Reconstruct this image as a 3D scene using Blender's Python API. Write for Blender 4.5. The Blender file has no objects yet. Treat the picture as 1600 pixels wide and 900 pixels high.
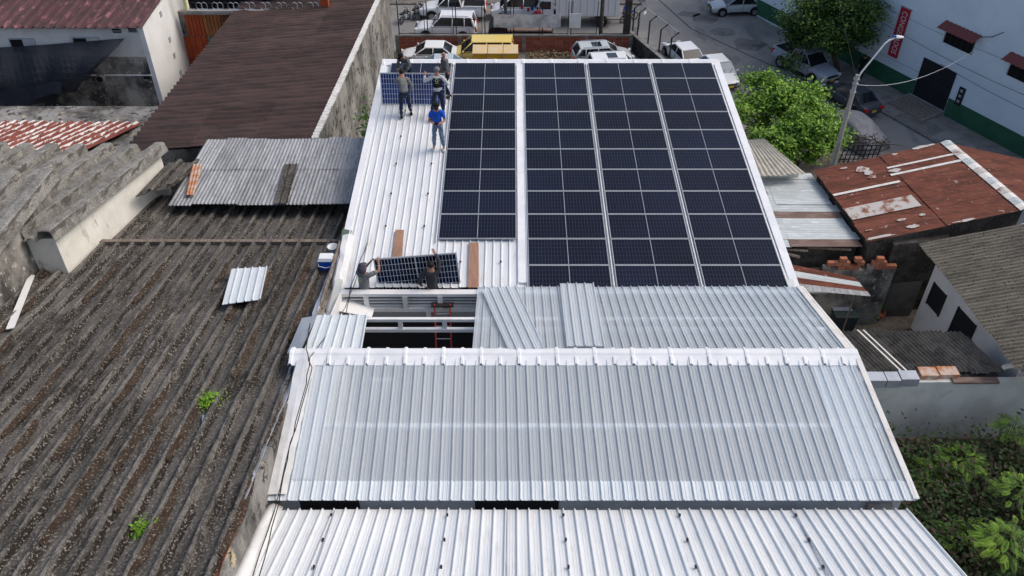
import bpy, bmesh, math, random
from mathutils import Vector, Matrix, noise
random.seed(7)
sc=bpy.context.scene; COL=sc.collection
# ---------------------------------------------------------------- camera, sky, sun, exposure
F=1351.; TH=math.radians(39.7); CZ=28.
cam=bpy.data.objects.new('camera',bpy.data.cameras.new('camera')); COL.objects.link(cam)
cam.data.sensor_width=36; cam.data.lens=36*F/1600; cam.data.clip_end=3000; cam.data.clip_start=.1
cam.location=(0,0,CZ); cam.rotation_euler=(math.pi/2-TH,0,0); sc.camera=cam
sc.render.resolution_x=1024; sc.render.resolution_y=576
w=bpy.data.worlds.new('World'); sc.world=w; w.use_nodes=True
nt=w.node_tree; bg=nt.nodes['Background']; sky=nt.nodes.new('ShaderNodeTexSky')
sky.sky_type='NISHITA'; sky.sun_disc=False; SE=math.radians(48); SR=math.radians(78)   # rotation from +Y towards +X
sky.sun_elevation=SE; sky.sun_rotation=SR; sky.air_density=1.0; sky.dust_density=4.0; sky.ozone_density=1.0
nt.links.new(sky.outputs[0],bg.inputs[0]); bg.inputs[1].default_value=.15
sun=bpy.data.objects.new('sun',bpy.data.lights.new('sun','SUN')); COL.objects.link(sun)
sun.data.energy=1.05; sun.data.angle=math.radians(28); sun.data.color=(1,.95,.88)
sd=Vector((math.sin(SR)*math.cos(SE),math.cos(SR)*math.cos(SE),math.sin(SE)))
sun.rotation_euler=sd.to_track_quat('Z','Y').to_euler(); sun.location=(30,10,60)
sc.view_settings.view_transform='Standard'; sc.view_settings.look='None'; sc.view_settings.exposure=0.2; sc.view_settings.gamma=1
# ---------------------------------------------------------------- survey helpers: a point of the photograph on a plane of the place
def ray(x,y):
    b=450-y; return Vector((x-800, F*math.cos(TH)+b*math.sin(TH), -F*math.sin(TH)+b*math.cos(TH)))
def G(x,y,z=0.):
    r=ray(x,y); return Vector((0,0,CZ))+r*((z-CZ)/r.z)
def PL(x,y,P,n):
    r=ray(x,y); c=Vector((0,0,CZ)); n=Vector(n); return c+r*(n.dot(Vector(P)-c)/n.dot(r))
# ---------------------------------------------------------------- materials
MATS={}
def M(name,c,rough=.7,metal=0.,c2=None,sc_=3.,st=(1,1,1),lo=.42,hi=.62,c3=None,s3=8.,st3=(1,1,1),lo3=.55,hi3=.65,spk=None,sps=60.,spt=.62,bump=0.,bs=30.,ov=0.,coat=0.,fine=.12,trans=0.,spec=.22,det=6.,flank_tint=None,crest=None):
    m=bpy.data.materials.new(name); m.use_nodes=True; MATS[name]=m; t=m.node_tree; N=t.nodes; L=t.links
    b=N['Principled BSDF']; b.inputs['Roughness'].default_value=rough; b.inputs['Metallic'].default_value=metal
    b.inputs['Coat Weight'].default_value=coat; b.inputs['Specular IOR Level'].default_value=spec
    geo=N.new('ShaderNodeTexCoord').outputs['Object'] if trans==-1 else N.new('ShaderNodeNewGeometry').outputs['Position']
    def noise_(scale,stt,lo_,hi_,detail=det):
        mp=N.new('ShaderNodeMapping'); L.new(geo,mp.inputs[0]); mp.inputs['Scale'].default_value=stt
        n=N.new('ShaderNodeTexNoise'); n.inputs['Scale'].default_value=scale; n.inputs['Detail'].default_value=detail; n.inputs['Roughness'].default_value=.62
        L.new(mp.outputs[0],n.inputs['Vector'])
        r=N.new('ShaderNodeMapRange'); r.inputs[1].default_value=lo_; r.inputs[2].default_value=hi_; L.new(n.outputs[0],r.inputs[0]); return r.outputs[0]
    def mix(a,b_,f):
        x=N.new('ShaderNodeMix'); x.data_type='RGBA'
        for i,v in ((6,a),(7,b_)):
            if isinstance(v,tuple): x.inputs[i].default_value=(*v,1)
            else: L.new(v,x.inputs[i])
        L.new(f,x.inputs[0]) if not isinstance(f,float) else setattr(x.inputs[0],'default_value',f)
        return x.outputs[2]
    col=c
    if c2: col=mix(col,c2,noise_(sc_,st,lo,hi))
    if c3: col=mix(col,c3,noise_(s3,st3,lo3,hi3))
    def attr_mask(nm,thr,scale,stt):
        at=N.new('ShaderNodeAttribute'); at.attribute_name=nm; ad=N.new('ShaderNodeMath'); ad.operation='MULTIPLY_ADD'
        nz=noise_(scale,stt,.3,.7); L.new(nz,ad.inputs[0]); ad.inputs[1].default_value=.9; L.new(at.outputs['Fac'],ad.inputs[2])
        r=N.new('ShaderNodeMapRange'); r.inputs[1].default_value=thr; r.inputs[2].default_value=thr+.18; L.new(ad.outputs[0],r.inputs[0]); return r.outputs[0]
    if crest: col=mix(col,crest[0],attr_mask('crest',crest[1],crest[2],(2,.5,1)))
    if flank_tint: col=mix(col,flank_tint[0],attr_mask('flank',flank_tint[1],flank_tint[2],(2.5,.35,1)))  # darker, noisy band along the flank and trough of each rib
    if spk: col=mix(col,spk,noise_(sps,(1,1,1),spt,spt+.06,3.))
    hsv=N.new('ShaderNodeHueSaturation')
    if isinstance(col,tuple): hsv.inputs['Color'].default_value=(*col,1)
    else: L.new(col,hsv.inputs['Color'])
    v=noise_(22.,(1,1,1),.2,.8,5.)
    mr=N.new('ShaderNodeMapRange'); mr.inputs[3].default_value=1-fine; mr.inputs[4].default_value=1+fine; L.new(v,mr.inputs[0])
    if ov:
        oi=N.new('ShaderNodeObjectInfo'); m2=N.new('ShaderNodeMapRange'); m2.inputs[3].default_value=1-ov; m2.inputs[4].default_value=1+ov
        L.new(oi.outputs['Random'],m2.inputs[0]); mm=N.new('ShaderNodeMath'); mm.operation='MULTIPLY'
        L.new(mr.outputs[0],mm.inputs[0]); L.new(m2.outputs[0],mm.inputs[1]); L.new(mm.outputs[0],hsv.inputs['Value'])
    else: L.new(mr.outputs[0],hsv.inputs['Value'])
    L.new(hsv.outputs[0],b.inputs['Base Color'])
    if bump:
        bp=N.new('ShaderNodeBump'); bp.inputs['Strength'].default_value=min(1,bump); bp.inputs['Distance'].default_value=.03
        L.new(noise_(bs,(1,1,1),.25,.75,5.),bp.inputs['Height']); L.new(bp.outputs[0],b.inputs['Normal'])
    if trans>0:
        tr=N.new('ShaderNodeBsdfTransparent'); tr.inputs[0].default_value=(.96,.98,1,1); mx=N.new('ShaderNodeMixShader'); mx.inputs[0].default_value=trans
        L.new(b.outputs[0],mx.inputs[1]); L.new(tr.outputs[0],mx.inputs[2]); L.new(mx.outputs[0],N['Material Output'].inputs[0])
    return m
M('asphalt',(.22,.215,.205),.9,c2=(.28,.27,.25),sc_=.25,c3=(.15,.15,.15),s3=.6,st3=(1,.35,1),spk=(.2,.2,.19),sps=30,bump=.3)
M('dirt',(.2,.175,.145),.95,c2=(.12,.105,.085),sc_=1.2,spk=(.33,.3,.25),sps=14,bump=.5)
M('lot',(.2,.19,.175),.95,c2=(.1,.097,.09),sc_=.6,c3=(.2,.19,.17),s3=1.5,bump=.3)
M('concrete',(.27,.26,.24),.9,c2=(.17,.165,.155),sc_=1.1,bump=.3,ov=.1)
M('pavement',(.24,.225,.2),.9,c2=(.16,.15,.135),sc_=.9,bump=.3,ov=.12)
M('white_sheet',(.74,.755,.755),.42,c2=(.66,.69,.71),sc_=.9,st=(2.2,.35,1),c3=(.5,.48,.44),s3=2.2,st3=(3,.4,1),lo3=.56,hi3=.82,ov=.03,fine=.04,spec=.5)
M('blue_white_sheet',(.6,.65,.68),.45,c2=(.68,.72,.73),sc_=1.2,st=(3,.3,1),c3=(.58,.56,.52),s3=3,st3=(3,.5,1),lo3=.62,hi3=.8,ov=.04,fine=.06)
M('white_paint',(.78,.78,.77),.5,c2=(.68,.68,.66),sc_=1.5,fine=.05)
M('dirty_white',(.72,.7,.66),.6,c2=(.52,.48,.43),sc_=2,lo=.5,hi=.75,fine=.08,bump=.2)
M('cap_white',(.8,.81,.82),.4,c2=(.72,.735,.75),sc_=2,fine=.04,ov=.03)
M('translucent',(.79,.84,.87),.3,c2=(.84,.88,.9),sc_=.8,st=(3,.25,1),ov=.03,fine=.04,trans=.62,spec=.5)
M('translucent_loose',(.78,.82,.84),.3,c2=(.82,.85,.87),sc_=1,st=(3,.3,1),ov=.04,fine=.05,trans=.5,spec=.5)
M('old_fibre',(.125,.116,.105),.95,c2=(.048,.043,.037),sc_=1.1,st=(2.2,.5,1),lo=.42,hi=.6,c3=(.165,.152,.136),s3=3.5,st3=(2,.6,1),lo3=.52,hi3=.66,spk=(.25,.23,.205),sps=20,spt=.56,flank_tint=((.03,.025,.021),1.08,2.),crest=((.19,.175,.155),1.42,5.),bump=1,bs=20,ov=.2,fine=.4)
M('dark_fibre',(.2,.185,.165),.95,c2=(.11,.1,.09),sc_=2,spk=(.22,.2,.17),sps=14,spt=.62,flank_tint=((.015,.013,.012),.8,3.),bump=.6,ov=.15,fine=.2)
M('streak_brown',(.045,.03,.022),1,c2=(.07,.05,.035),sc_=4,spk=(.2,.18,.15),sps=22,spt=.58,bump=1,bs=20,fine=.4)
M('pale_fibre',(.34,.33,.3),.95,c2=(.2,.19,.17),sc_=2,c3=(.42,.41,.37),s3=9,spk=(.12,.11,.1),sps=26,spt=.56,flank_tint=((.12,.11,.1),1.35,5.),bump=1,bs=30,ov=.1,fine=.3)
M('maroon_fibre',(.085,.055,.05),.85,c2=(.05,.036,.034),sc_=1.3,st=(.5,2,1),c3=(.15,.05,.05),s3=.9,st3=(.4,1.6,1),lo3=.62,hi3=.8,spk=(.2,.14,.13),sps=12,spt=.72,flank_tint=((.025,.015,.016),.9,3.),bump=.5,ov=.16,fine=.2)
M('maroon_red',(.11,.055,.06),.85,c2=(.07,.045,.045),sc_=1.5,st=(2,.6,1),c3=(.24,.11,.12),s3=2.5,st3=(2,.5,1),lo3=.56,hi3=.64,bump=.5,ov=.12,fine=.2)
M('red_white',(.23,.07,.05),.8,c2=(.16,.05,.04),sc_=2,crest=((.68,.65,.62),1.15,3.5),bump=.3,fine=.15)
M('zinc_grey',(.36,.365,.375),.5,.25,c2=(.24,.245,.25),sc_=1.6,st=(4,.6,1),c3=(.5,.5,.5),s3=6,st3=(3,.8,1),lo3=.55,hi3=.7,spk=(.07,.065,.06),sps=14,spt=.68,bump=.3,ov=.12,fine=.2)
M('zinc_light',(.5,.545,.55),.5,.15,c2=(.42,.455,.46),sc_=1.2,st=(.5,3,1),c3=(.62,.65,.65),s3=3,st3=(.5,3,1),ov=.06,fine=.08)
M('rust',(.18,.062,.04),.85,c2=(.11,.042,.03),sc_=1.3,st=(.6,2,1),c3=(.24,.09,.055),s3=4,st3=(.5,2.4,1),bump=.3,ov=.14,fine=.2,spk=(.4,.36,.33),sps=3,spt=.66)
M('rust_bare',(.5,.47,.44),.7,c2=(.24,.1,.06),sc_=2.2,lo=.5,hi=.6,fine=.15)
M('rust_brown',(.17,.11,.09),.85,c2=(.24,.18,.16),sc_=2,st=(.6,3,1),bump=.2,fine=.2)
M('rust_orange',(.42,.17,.07),.8,c2=(.5,.42,.36),sc_=3,bump=.2,fine=.2)
M('orange_a',(.42,.085,.03),.6,c2=(.33,.065,.025),sc_=2,fine=.1); M('orange_b',(.4,.17,.065),.6,c2=(.32,.13,.05),sc_=2,fine=.1); M('orange_c',(.38,.14,.065),.65,c2=(.25,.13,.08),sc_=5,st=(5,1,.5),fine=.15)
M('old_wall',(.3,.29,.27),.95,c2=(.09,.085,.078),sc_=.8,st=(1,1,.6),lo=.4,hi=.62,c3=(.5,.42,.27),s3=1.8,st3=(1,1,.4),lo3=.62,hi3=.7,spk=(.05,.048,.042),sps=3,spt=.56,bump=.9,bs=10,fine=.35)
M('stained_wall',(.42,.4,.36),.95,c2=(.07,.065,.06),sc_=.75,st=(1,1,.8),lo=.38,hi=.6,spk=(.5,.48,.43),sps=5,spt=.6,bump=.6,fine=.25)
M('clean_wall',(.68,.67,.65),.85,c2=(.58,.57,.55),sc_=1,fine=.06,c3=(.4,.38,.35),s3=2,lo3=.68,hi3=.8)
M('white_wall',(.8,.8,.79),.85,c2=(.72,.72,.7),sc_=.7,c3=(.5,.47,.42),s3=3,st3=(1,1,.6),lo3=.7,hi3=.8,fine=.05)
M('cream_wall',(.78,.76,.68),.9,c2=(.68,.66,.59),sc_=1,c3=(.16,.15,.13),s3=2.5,st3=(1,1,.3),lo3=.62,hi3=.75,fine=.1,bump=.3)
M('blue_wall',(.72,.81,.9),.8,c2=(.66,.75,.84),sc_=.4,c3=(.55,.63,.68),s3=.8,st3=(1,1,.5),lo3=.6,hi3=.85,fine=.04)
M('green_paint',(.035,.13,.075),.75,c2=(.03,.1,.06),sc_=1,fine=.1)
M('grey_wall',(.62,.64,.61),.85,c2=(.5,.51,.49),sc_=.7,c3=(.3,.3,.28),s3=1,lo3=.62,hi3=.8,fine=.07)
M('house_wall',(.76,.78,.82),.85,c2=(.68,.7,.74),sc_=1,fine=.07)
M('black_wall',(.045,.043,.04),1,c2=(.12,.11,.1),sc_=1.4,lo=.45,hi=.7,spk=(.2,.19,.17),sps=9,spt=.64,bump=.8,fine=.3)
M('brick_red',(.34,.1,.06),.9,c2=(.25,.08,.055),sc_=4,ov=.2,bump=.3); M('brick_orange',(.42,.17,.1),.9,c2=(.4,.15,.09),sc_=5,ov=.15,bump=.3)
M('mortar',(.3,.27,.24),.95,bump=.5)
M('timber',(.36,.21,.145),.8,c2=(.28,.16,.11),sc_=3,st=(4,.5,1),c3=(.6,.55,.5),s3=6,lo3=.7,hi3=.75,fine=.1); M('old_timber',(.14,.11,.085),.9,c2=(.25,.21,.17),sc_=4,st=(4,1,1),fine=.2)
M('iron',(.035,.033,.032),.7,fine=.2); M('pole_wood',(.12,.1,.085),.9,c2=(.07,.06,.05),sc_=3,fine=.2); M('pole_concrete',(.4,.39,.36),.85,c2=(.3,.29,.27),sc_=3)
M('alu',(.42,.44,.46),.45,.2,fine=.05); M('galv',(.42,.45,.5),.5,.3,c2=(.33,.36,.4),sc_=1.5,fine=.08)
M('cell',(.0045,.0065,.018),.3,c2=(.007,.010,.027),sc_=.35,spec=.14,ov=.2,fine=.1); M('cell_blue',(.015,.028,.12),.25,c2=(.03,.06,.22),sc_=.9,lo=.35,hi=.6,ov=.1,spec=.3)  # cell_blue has the sky's blue reflection put into its colour
M('cell_black',(.004,.006,.016),.25,c2=(.007,.014,.055),sc_=.9,lo=.45,hi=.65,spec=.25)
M('backsheet_grey',(.08,.085,.1),.5,spec=.2); M('backsheet_white',(.85,.88,.9),.4)
M('dark',(.01,.01,.012),.9,fine=0); M('inside',(.02,.02,.024),.95); M('inside_light',(.34,.35,.36),.9)
M('glass',(.015,.02,.024),.08,spec=.8,fine=0); M('glass_blue',(.12,.19,.24),.1,spec=.8,fine=0)
M('tyre',(.02,.02,.02),.85); M('rim',(.4,.41,.42),.4,.6); M('rubber',(.025,.025,.027),.7)
for n_,c_ in (('paint_white',(.78,.79,.79)),('paint_silver',(.5,.53,.54)),('paint_lightblue',(.45,.52,.57)),('paint_blue_silver',(.36,.4,.47)),('paint_charcoal',(.05,.058,.07)),('paint_yellow',(.78,.6,.17)),('paint_black',(.02,.022,.028))):
    M(n_,c_,.35,.0,coat=.6,fine=.03)
M('yellow_tarp',(.62,.34,.02),.6,c2=(.5,.27,.02),sc_=3,fine=.08); M('yellow_faded',(.66,.47,.22),.7,c2=(.6,.52,.36),sc_=2,fine=.08)
M('lamp_red',(.45,.02,.02),.3); M('lamp_clear',(.6,.62,.62),.2); M('plate',(.7,.45,.05),.6); M('grille',(.03,.03,.032),.5)
M('banner_red',(.5,.03,.055),.7,c2=(.42,.03,.05),sc_=2); M('lettering',(.75,.7,.7),.7,fine=0); M('black_metal',(.018,.02,.026),.5,fine=.15)
M('awning_red',(.2,.06,.055),.7,fine=.2,ov=.1); M('blue_paint',(.02,.07,.35),.6); M('blue_plastic',(.01,.1,.5),.4,fine=.03); M('white_plastic',(.75,.76,.76),.45,fine=.03)
M('tarp_grey',(.2,.205,.22),.6,c2=(.28,.28,.29),sc_=1.5,bump=.5,bs=4); M('soil_dark',(.05,.042,.032),1,c2=(.1,.085,.065),sc_=2,spk=(.2,.18,.15),sps=10,spt=.64,bump=.6)
M('banner_grey',(.66,.66,.68),.8,c2=(.4,.4,.42),sc_=1.5,fine=.08)
M('net_blue',(.025,.03,.042),.9,fine=.3,trans=.34); M('cloth_dark',(.02,.022,.025),.9)
M('green_cloth',(.1,.14,.11),.8); M('red_paint',(.5,.06,.05),.5); M('tank',(.04,.055,.06),.6); M('terracotta',(.3,.08,.05),.8); M('yellow_frame',(.6,.6,.25),.6)
M('leaf_dark',(.085,.16,.035),.6,c2=(.13,.22,.04),sc_=1.6,c3=(.02,.045,.015),s3=.9,fine=.3,ov=.1)
M('leaf_bright',(.17,.34,.035),.55,c2=(.25,.42,.05),sc_=1.4,c3=(.07,.17,.025),s3=1.2,fine=.3); M('leaf_lime',(.2,.36,.03),.6,c2=(.1,.22,.02),sc_=8,fine=.3)
M('leaf_deep',(.02,.048,.014),.8,c2=(.038,.055,.02),sc_=1.5,fine=.4); M('bark',(.07,.055,.04),.95,bump=.6); M('dry_leaf',(.28,.2,.13),.9,c2=(.13,.13,.05),sc_=4,fine=.4)
M('skin',(.36,.19,.125),.6,fine=.04); M('cloth_grey',(.11,.115,.12),.9); M('cloth_midgrey',(.17,.175,.175),.9); M('cloth_lightgrey',(.45,.46,.47),.9); M('cloth_navy',(.018,.026,.05),.9); M('cloth_black',(.012,.012,.013),.9)
M('cloth_blue',(.012,.09,.52),.8); M('cloth_denim',(.16,.22,.3),.9,c2=(.07,.11,.18),sc_=14,trans=0); M('cloth_charcoal',(.04,.042,.048),.9); M('cloth_white',(.7,.7,.7),.8); M('hair',(.015,.012,.01),.7); M('hood',(.065,.06,.085),.9)
M('boot',(.02,.02,.02),.7); M('shoe',(.62,.6,.56),.7); M('rope',(.35,.36,.34),.8); M('logo_green',(.35,.42,.28),.8)
# ---------------------------------------------------------------- object helpers
def tag(o,label=None,cat=None,group=None,kind=None):
    if label: o['label']=label
    if cat: o['category']=cat
    if group: o['group']=group
    if kind: o['kind']=kind
    return o
def E(name,loc,label,cat,group=None,rz=0):
    o=bpy.data.objects.new(name,None); o.empty_display_size=.2; COL.objects.link(o); o.location=loc; o.rotation_euler=(0,0,rz)
    return tag(o,label,cat,group)
def wloc(p):
    v=Vector((0,0,0))
    while p is not None: v+=p.location; p=p.parent
    return v
def link(name,me,parent=None,loc=(0,0,0)):
    o=bpy.data.objects.new(name,me); COL.objects.link(o); o.parent=parent; o.location=loc; return o
class MB:
    def __init__(s): s.v=[];s.f=[];s.m=[];s.k=0
    def add(s,vs,fs):
        n=len(s.v); s.v+= [tuple(x) for x in vs]; s.f+=[tuple(i+n for i in f) for f in fs]; s.m+=[s.k]*len(fs); return s
    def quad(s,*p): return s.add(p,[tuple(range(len(p)))])
    def box(s,c,d,rz=0,rx=0,ry=0):
        R=Matrix.Rotation(rz,3,'Z')@Matrix.Rotation(ry,3,'Y')@Matrix.Rotation(rx,3,'X'); c=Vector(c)
        vs=[c+R@Vector((x*d[0]/2,y*d[1]/2,z*d[2]/2)) for x in(-1,1) for y in(-1,1) for z in(-1,1)]
        return s.add(vs,[(0,1,3,2),(4,6,7,5),(0,4,5,1),(2,3,7,6),(0,2,6,4),(1,5,7,3)])
    def hexa(s,b,t):   # bottom quad, top quad (4 pts each)
        return s.add(list(b)+list(t),[(3,2,1,0),(4,5,6,7),(0,1,5,4),(1,2,6,5),(2,3,7,6),(3,0,4,7)])
    def slab(s,q,th,n=None):
        q=[Vector(p) for p in q]
        if n is None: n=(q[1]-q[0]).cross(q[3]-q[0]).normalized()
        if n.z<0: n=-n
        return s.hexa([p-n*th for p in q],q)
    def tube(s,pts,r,n=6,r2=None):
        pts=[Vector(p) for p in pts]; N=len(pts); rings=[]
        for i,p in enumerate(pts):
            d=(pts[min(i+1,N-1)]-pts[max(i-1,0)]).normalized(); a=d.cross(Vector((0,0,1)) if abs(d.z)<.95 else Vector((1,0,0))).normalized(); b=d.cross(a)
            rr=r if r2 is None else r+(r2-r)*i/(N-1)
            rings.append([p+(a*math.cos(2*math.pi*k/n)+b*math.sin(2*math.pi*k/n))*rr for k in range(n)])
        fs=[(i*n+k,i*n+(k+1)%n,(i+1)*n+(k+1)%n,(i+1)*n+k) for i in range(N-1) for k in range(n)]
        fs+=[tuple(range(n))[::-1],tuple((N-1)*n+k for k in range(n))]
        return s.add([v for q in rings for v in q],fs)
    def ball(s,c,r,nu=10,nv=7,st=(1,1,1)):
        c=Vector(c); vs=[];fs=[]
        for j in range(nv+1):
            a=math.pi*j/nv
            for i in range(nu): b=2*math.pi*i/nu; vs.append(c+Vector((math.sin(a)*math.cos(b)*r*st[0],math.sin(a)*math.sin(b)*r*st[1],math.cos(a)*r*st[2])))
        for j in range(nv):
            for i in range(nu): fs.append((j*nu+i,(j+1)*nu+i,(j+1)*nu+(i+1)%nu,j*nu+(i+1)%nu))
        return s.add(vs,fs)
    def disc(s,c,ax,r,th,n=16):
        c=Vector(c); ax=Vector(ax).normalized(); return s.tube([c-ax*th/2,c+ax*th/2],r,n)
    def build(s,name,mats,parent=None,world=True,smooth=False,**k):
        off=wloc(parent) if (world and parent is not None) else Vector((0,0,0))
        me=bpy.data.meshes.new(name); me.from_pydata([tuple(Vector(v)-off) for v in s.v],[],s.f)
        if not isinstance(mats,(list,tuple)): mats=[mats]
        for m in mats: me.materials.append(MATS[m] if isinstance(m,str) else m)
        if len(mats)>1: me.polygons.foreach_set('material_index',s.m)
        if smooth: me.polygons.foreach_set('use_smooth',[True]*len(me.polygons))
        me.update(); o=link(name,me,parent)
        if k: tag(o,**k)
        return o
def struct(o): o['kind']='structure'; return o
PROF={'trap':[(0,0),(.26,0),(.28,.1),(.33,.1),(.35,0),(.5,0),(.52,.1),(.57,.1),(.59,0),(.8,0),(.86,1),(.95,1)],
 'wide':[(0,0),(.3,.04),(.58,0),(.66,.9),(.72,1),(.82,1),(.9,.3)],
 'pale':[(0,0),(.12,.0),(.2,.28),(.3,.28),(.38,.0),(.44,.0),(.54,.95),(.6,1),(.84,1),(.9,.92)],
 'sine':[(i/6,.5-.5*math.cos(2*math.pi*i/6)) for i in range(6)],
 'micro':[(0,0),(.17,0),(.19,.2),(.27,.2),(.29,0),(.52,0),(.54,.2),(.62,.2),(.64,0),(.82,0),(.86,1),(.94,1)]}
ATTR={'old_fibre','red_white','pale_fibre','maroon_fibre','dark_fibre','maroon_red','tan_fibre'}
def lerp(a,b,t): return a+(b-a)*t
def corr(name,parent,A,B,C,D,mat,ns,rows,per,amp,kind='sine',th=.006,lap=.06,jit=.0,vseg=1,warp=0,lift=.012,endjit=0.,matf=None,skip=None,edge=None):
    """sheets on the quad A-B-C-D: A->B runs across the ribs, A->D along them; every sheet is an object"""
    A,B,C,D=map(Vector,(A,B,C,D)); n=(B-A).cross(D-A).normalized()
    if n.z<0: n=-n
    Ls=(D-A).length; out=[]; prof=PROF[kind]
    for i in range(ns):
        for j in range(rows):
            if skip and skip(i,j): continue
            u0,u1=i/ns,(i+1)/ns; v0=j/rows; v1=(j+1)/rows+(lap/Ls if j<rows-1 else 0)
            j0=random.uniform(-endjit,endjit)/Ls if j==0 else 0; j1=random.uniform(-endjit,endjit)/Ls if j==rows-1 else 0
            v0+=j0; v1+=j1; dz=random.uniform(-jit,jit)+lift*j+ (i%2)*.004
            us=[(k+t)/per for k in range(per) for t,h in prof]+[1.]; hs=[h for k in range(per) for t,h in prof]+[prof[0][1]]
            pts=[]
            for s_ in range(vseg+1):
                v=lerp(v0,v1,s_/vseg)
                for u_,h in zip(us,hs):
                    u=lerp(u0,u1,u_); p=lerp(lerp(A,B,u),lerp(D,C,u),v)
                    wz=warp*noise.noise(Vector((p.x*.9+i*3,p.y*.9,j*5))) if warp else 0
                    pts.append(p+n*(h*amp+dz+wz))
            W=len(us); m=MB(); K=len(pts)
            fs=[(s_*W+k,s_*W+k+1,(s_+1)*W+k+1,(s_+1)*W+k) for s_ in range(vseg) for k in range(W-1)]
            fs2=[tuple(K+q for q in f[::-1]) for f in fs]
            ed=[(k,k+K,k+1+K,k+1) for k in range(W-1)]+[(vseg*W+k+1,vseg*W+k+1+K,vseg*W+k+K,vseg*W+k) for k in range(W-1)]
            ed+=[((s_+1)*W,(s_+1)*W+K,s_*W+K,s_*W) for s_ in range(vseg)]+[(s_*W+W-1,s_*W+W-1+K,(s_+1)*W+W-1+K,(s_+1)*W+W-1) for s_ in range(vseg)]
            m.add(pts+[p-n*th for p in pts],fs+fs2+ed)
            mm=matf(i,j) if matf else mat
            o=m.build(name,mm,parent); out.append(o)
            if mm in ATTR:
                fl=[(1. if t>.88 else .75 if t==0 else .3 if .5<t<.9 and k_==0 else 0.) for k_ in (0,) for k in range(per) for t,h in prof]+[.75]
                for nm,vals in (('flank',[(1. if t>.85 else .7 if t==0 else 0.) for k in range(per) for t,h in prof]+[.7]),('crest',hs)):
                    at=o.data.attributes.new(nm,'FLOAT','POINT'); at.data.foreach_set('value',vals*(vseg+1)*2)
    return out
def leafmesh(n,pos,size,name,mats,parent,seed=0,flat=.0,**k):
    rnd=random.Random(seed); m=MB()
    for i in range(n):
        p=pos(rnd)
        if p is None: continue
        s=size*rnd.uniform(.4,1.45); a=Vector((rnd.gauss(0,1),rnd.gauss(0,1),rnd.gauss(0,.5))).normalized(); nn=Vector((rnd.gauss(0,.6),rnd.gauss(0,.6),1)).normalized(); b=nn.cross(a).normalized()
        m.k=rnd.randrange(len(mats)) if len(mats)>1 else 0
        m.add([p-a*s*.5,p+b*s*.3,p+a*s*.6,p-b*s*.3],[(0,1,2,3)])
    return m.build(name,mats,parent,**k)
# ================================================================ THE GROUND
MB().quad((-900,-300,-.012),(900,-300,-.012),(900,1500,-.012),(-900,1500,-.012)).build('ground','dirt',kind='structure')
rd=MB(); rd.quad((8.2,61.5,0),(11,55,0),(17,42,0),(30,20,0),(60,20,0),(60,400,0),(-60,400,0),(-60,61.6,0)); struct(rd.build('street','asphalt'))
lot=MB(); lot.quad((-9.2,30,.0),(9,30,.0),(9,61,.0),(-9.2,61,.0)); struct(lot.build('parking_lot','lot'))
sm=MB(); pts=[G(*q,.004) for q in((1030,0),(1080,45),(1200,100),(1290,130))]
for k in range(3):
    a,b=pts[k],pts[k+1]; d=(b-a).normalized(); s_=Vector((-d.y,d.x,0))*.045; sm.quad(a-s_,b-s_,b+s_,a+s_)
struct(sm.build('road_joint','dark'))
pt=MB()
for q,r in (((1100,28),1.3),((1075,22),.9),((1130,50),1.0),((1170,70),1.4),((1060,70),.8)):
    c=G(*q,.004); pt.add([c+Vector((math.cos(a)*r*random.uniform(.7,1.2),math.sin(a)*r*.8*random.uniform(.7,1.2),0)) for a in [k*math.pi/5 for k in range(10)]],[tuple(range(10))])
struct(pt.build('road_patch','lot'))
# pavement along the pale blue building, with kerb and slabs
W0=Vector((25.14,58.51,0)); WD=Vector((.459,-.888,0)).normalized(); WN=Vector((-.888,-.459,0)).normalized()
def WP(s,o,z): return W0+WD*s+WN*o+Vector((0,0,z))
pv=MB(); pv.hexa([WP(-6,0,0),WP(-6,3.1,0),WP(28,3.1,0),WP(28,0,0)],[WP(-6,0,.13),WP(-6,3.1,.13),WP(28,3.1,.13),WP(28,0,.13)]); pave=struct(pv.build('pavement','pavement'))
for k in range(14): MB().hexa([WP(-6+k*2.4,3.1,0),WP(-6+k*2.4,3.28,0),WP(-3.65+k*2.4,3.28,0),WP(-3.65+k*2.4,3.1,0)],[WP(-6+k*2.4,3.1,.14),WP(-6+k*2.4,3.28,.14),WP(-3.65+k*2.4,3.28,.14),WP(-3.65+k*2.4,3.1,.14)]).build('kerb_stone','concrete',pave)
for k,(s_,l,m_) in enumerate(((3.4,3.0,'concrete'),(6.6,2.6,'pavement'),(9.4,3.2,'concrete'))):
    MB().hexa([WP(s_,1.5,.13),WP(s_,3.05,.13),WP(s_+l,3.05,.13),WP(s_+l,1.5,.13)],[WP(s_,1.5,.155),WP(s_,3.05,.155),WP(s_+l,3.05,.155),WP(s_+l,1.5,.155)]).build('slab','concrete' if k!=1 else 'pavement',pave)
# far side of the street, pavement under the shops
fp=MB(); fp.box((-12,72.4,.07),(46,3.2,.14)); struct(fp.build('far_pavement','pavement'))
# ================================================================ THE WAREHOUSE
ZS=.0575
def mz(Y): return 13.55-(30.85-Y)*ZS
wh=E('warehouse',(1.5,10,0),'long white metal roofed warehouse that carries the solar panels, translucent ridge roof in front','building')
XL,XR=-4.85,7.72
b=MB(); b.box((XL+.1,24.7,6.45),(.2,12.4,12.9)); b.box((XR-.1,24.7,6.45),(.2,12.4,12.9)); b.box((1.43,30.85,6.6),(12.2,.2,13.2))
b.box((XL+.1,9.2,6.5),(.2,18.5,13.0)); b.box((XR-.1,9.2,6.5),(.2,18.5,13.0)); b.build('wall','grey_wall',wh)
b=MB(); b.box((1.43,15.4,6.9),(12.3,30.4,.2)); b.build('floor','inside',wh)
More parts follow.
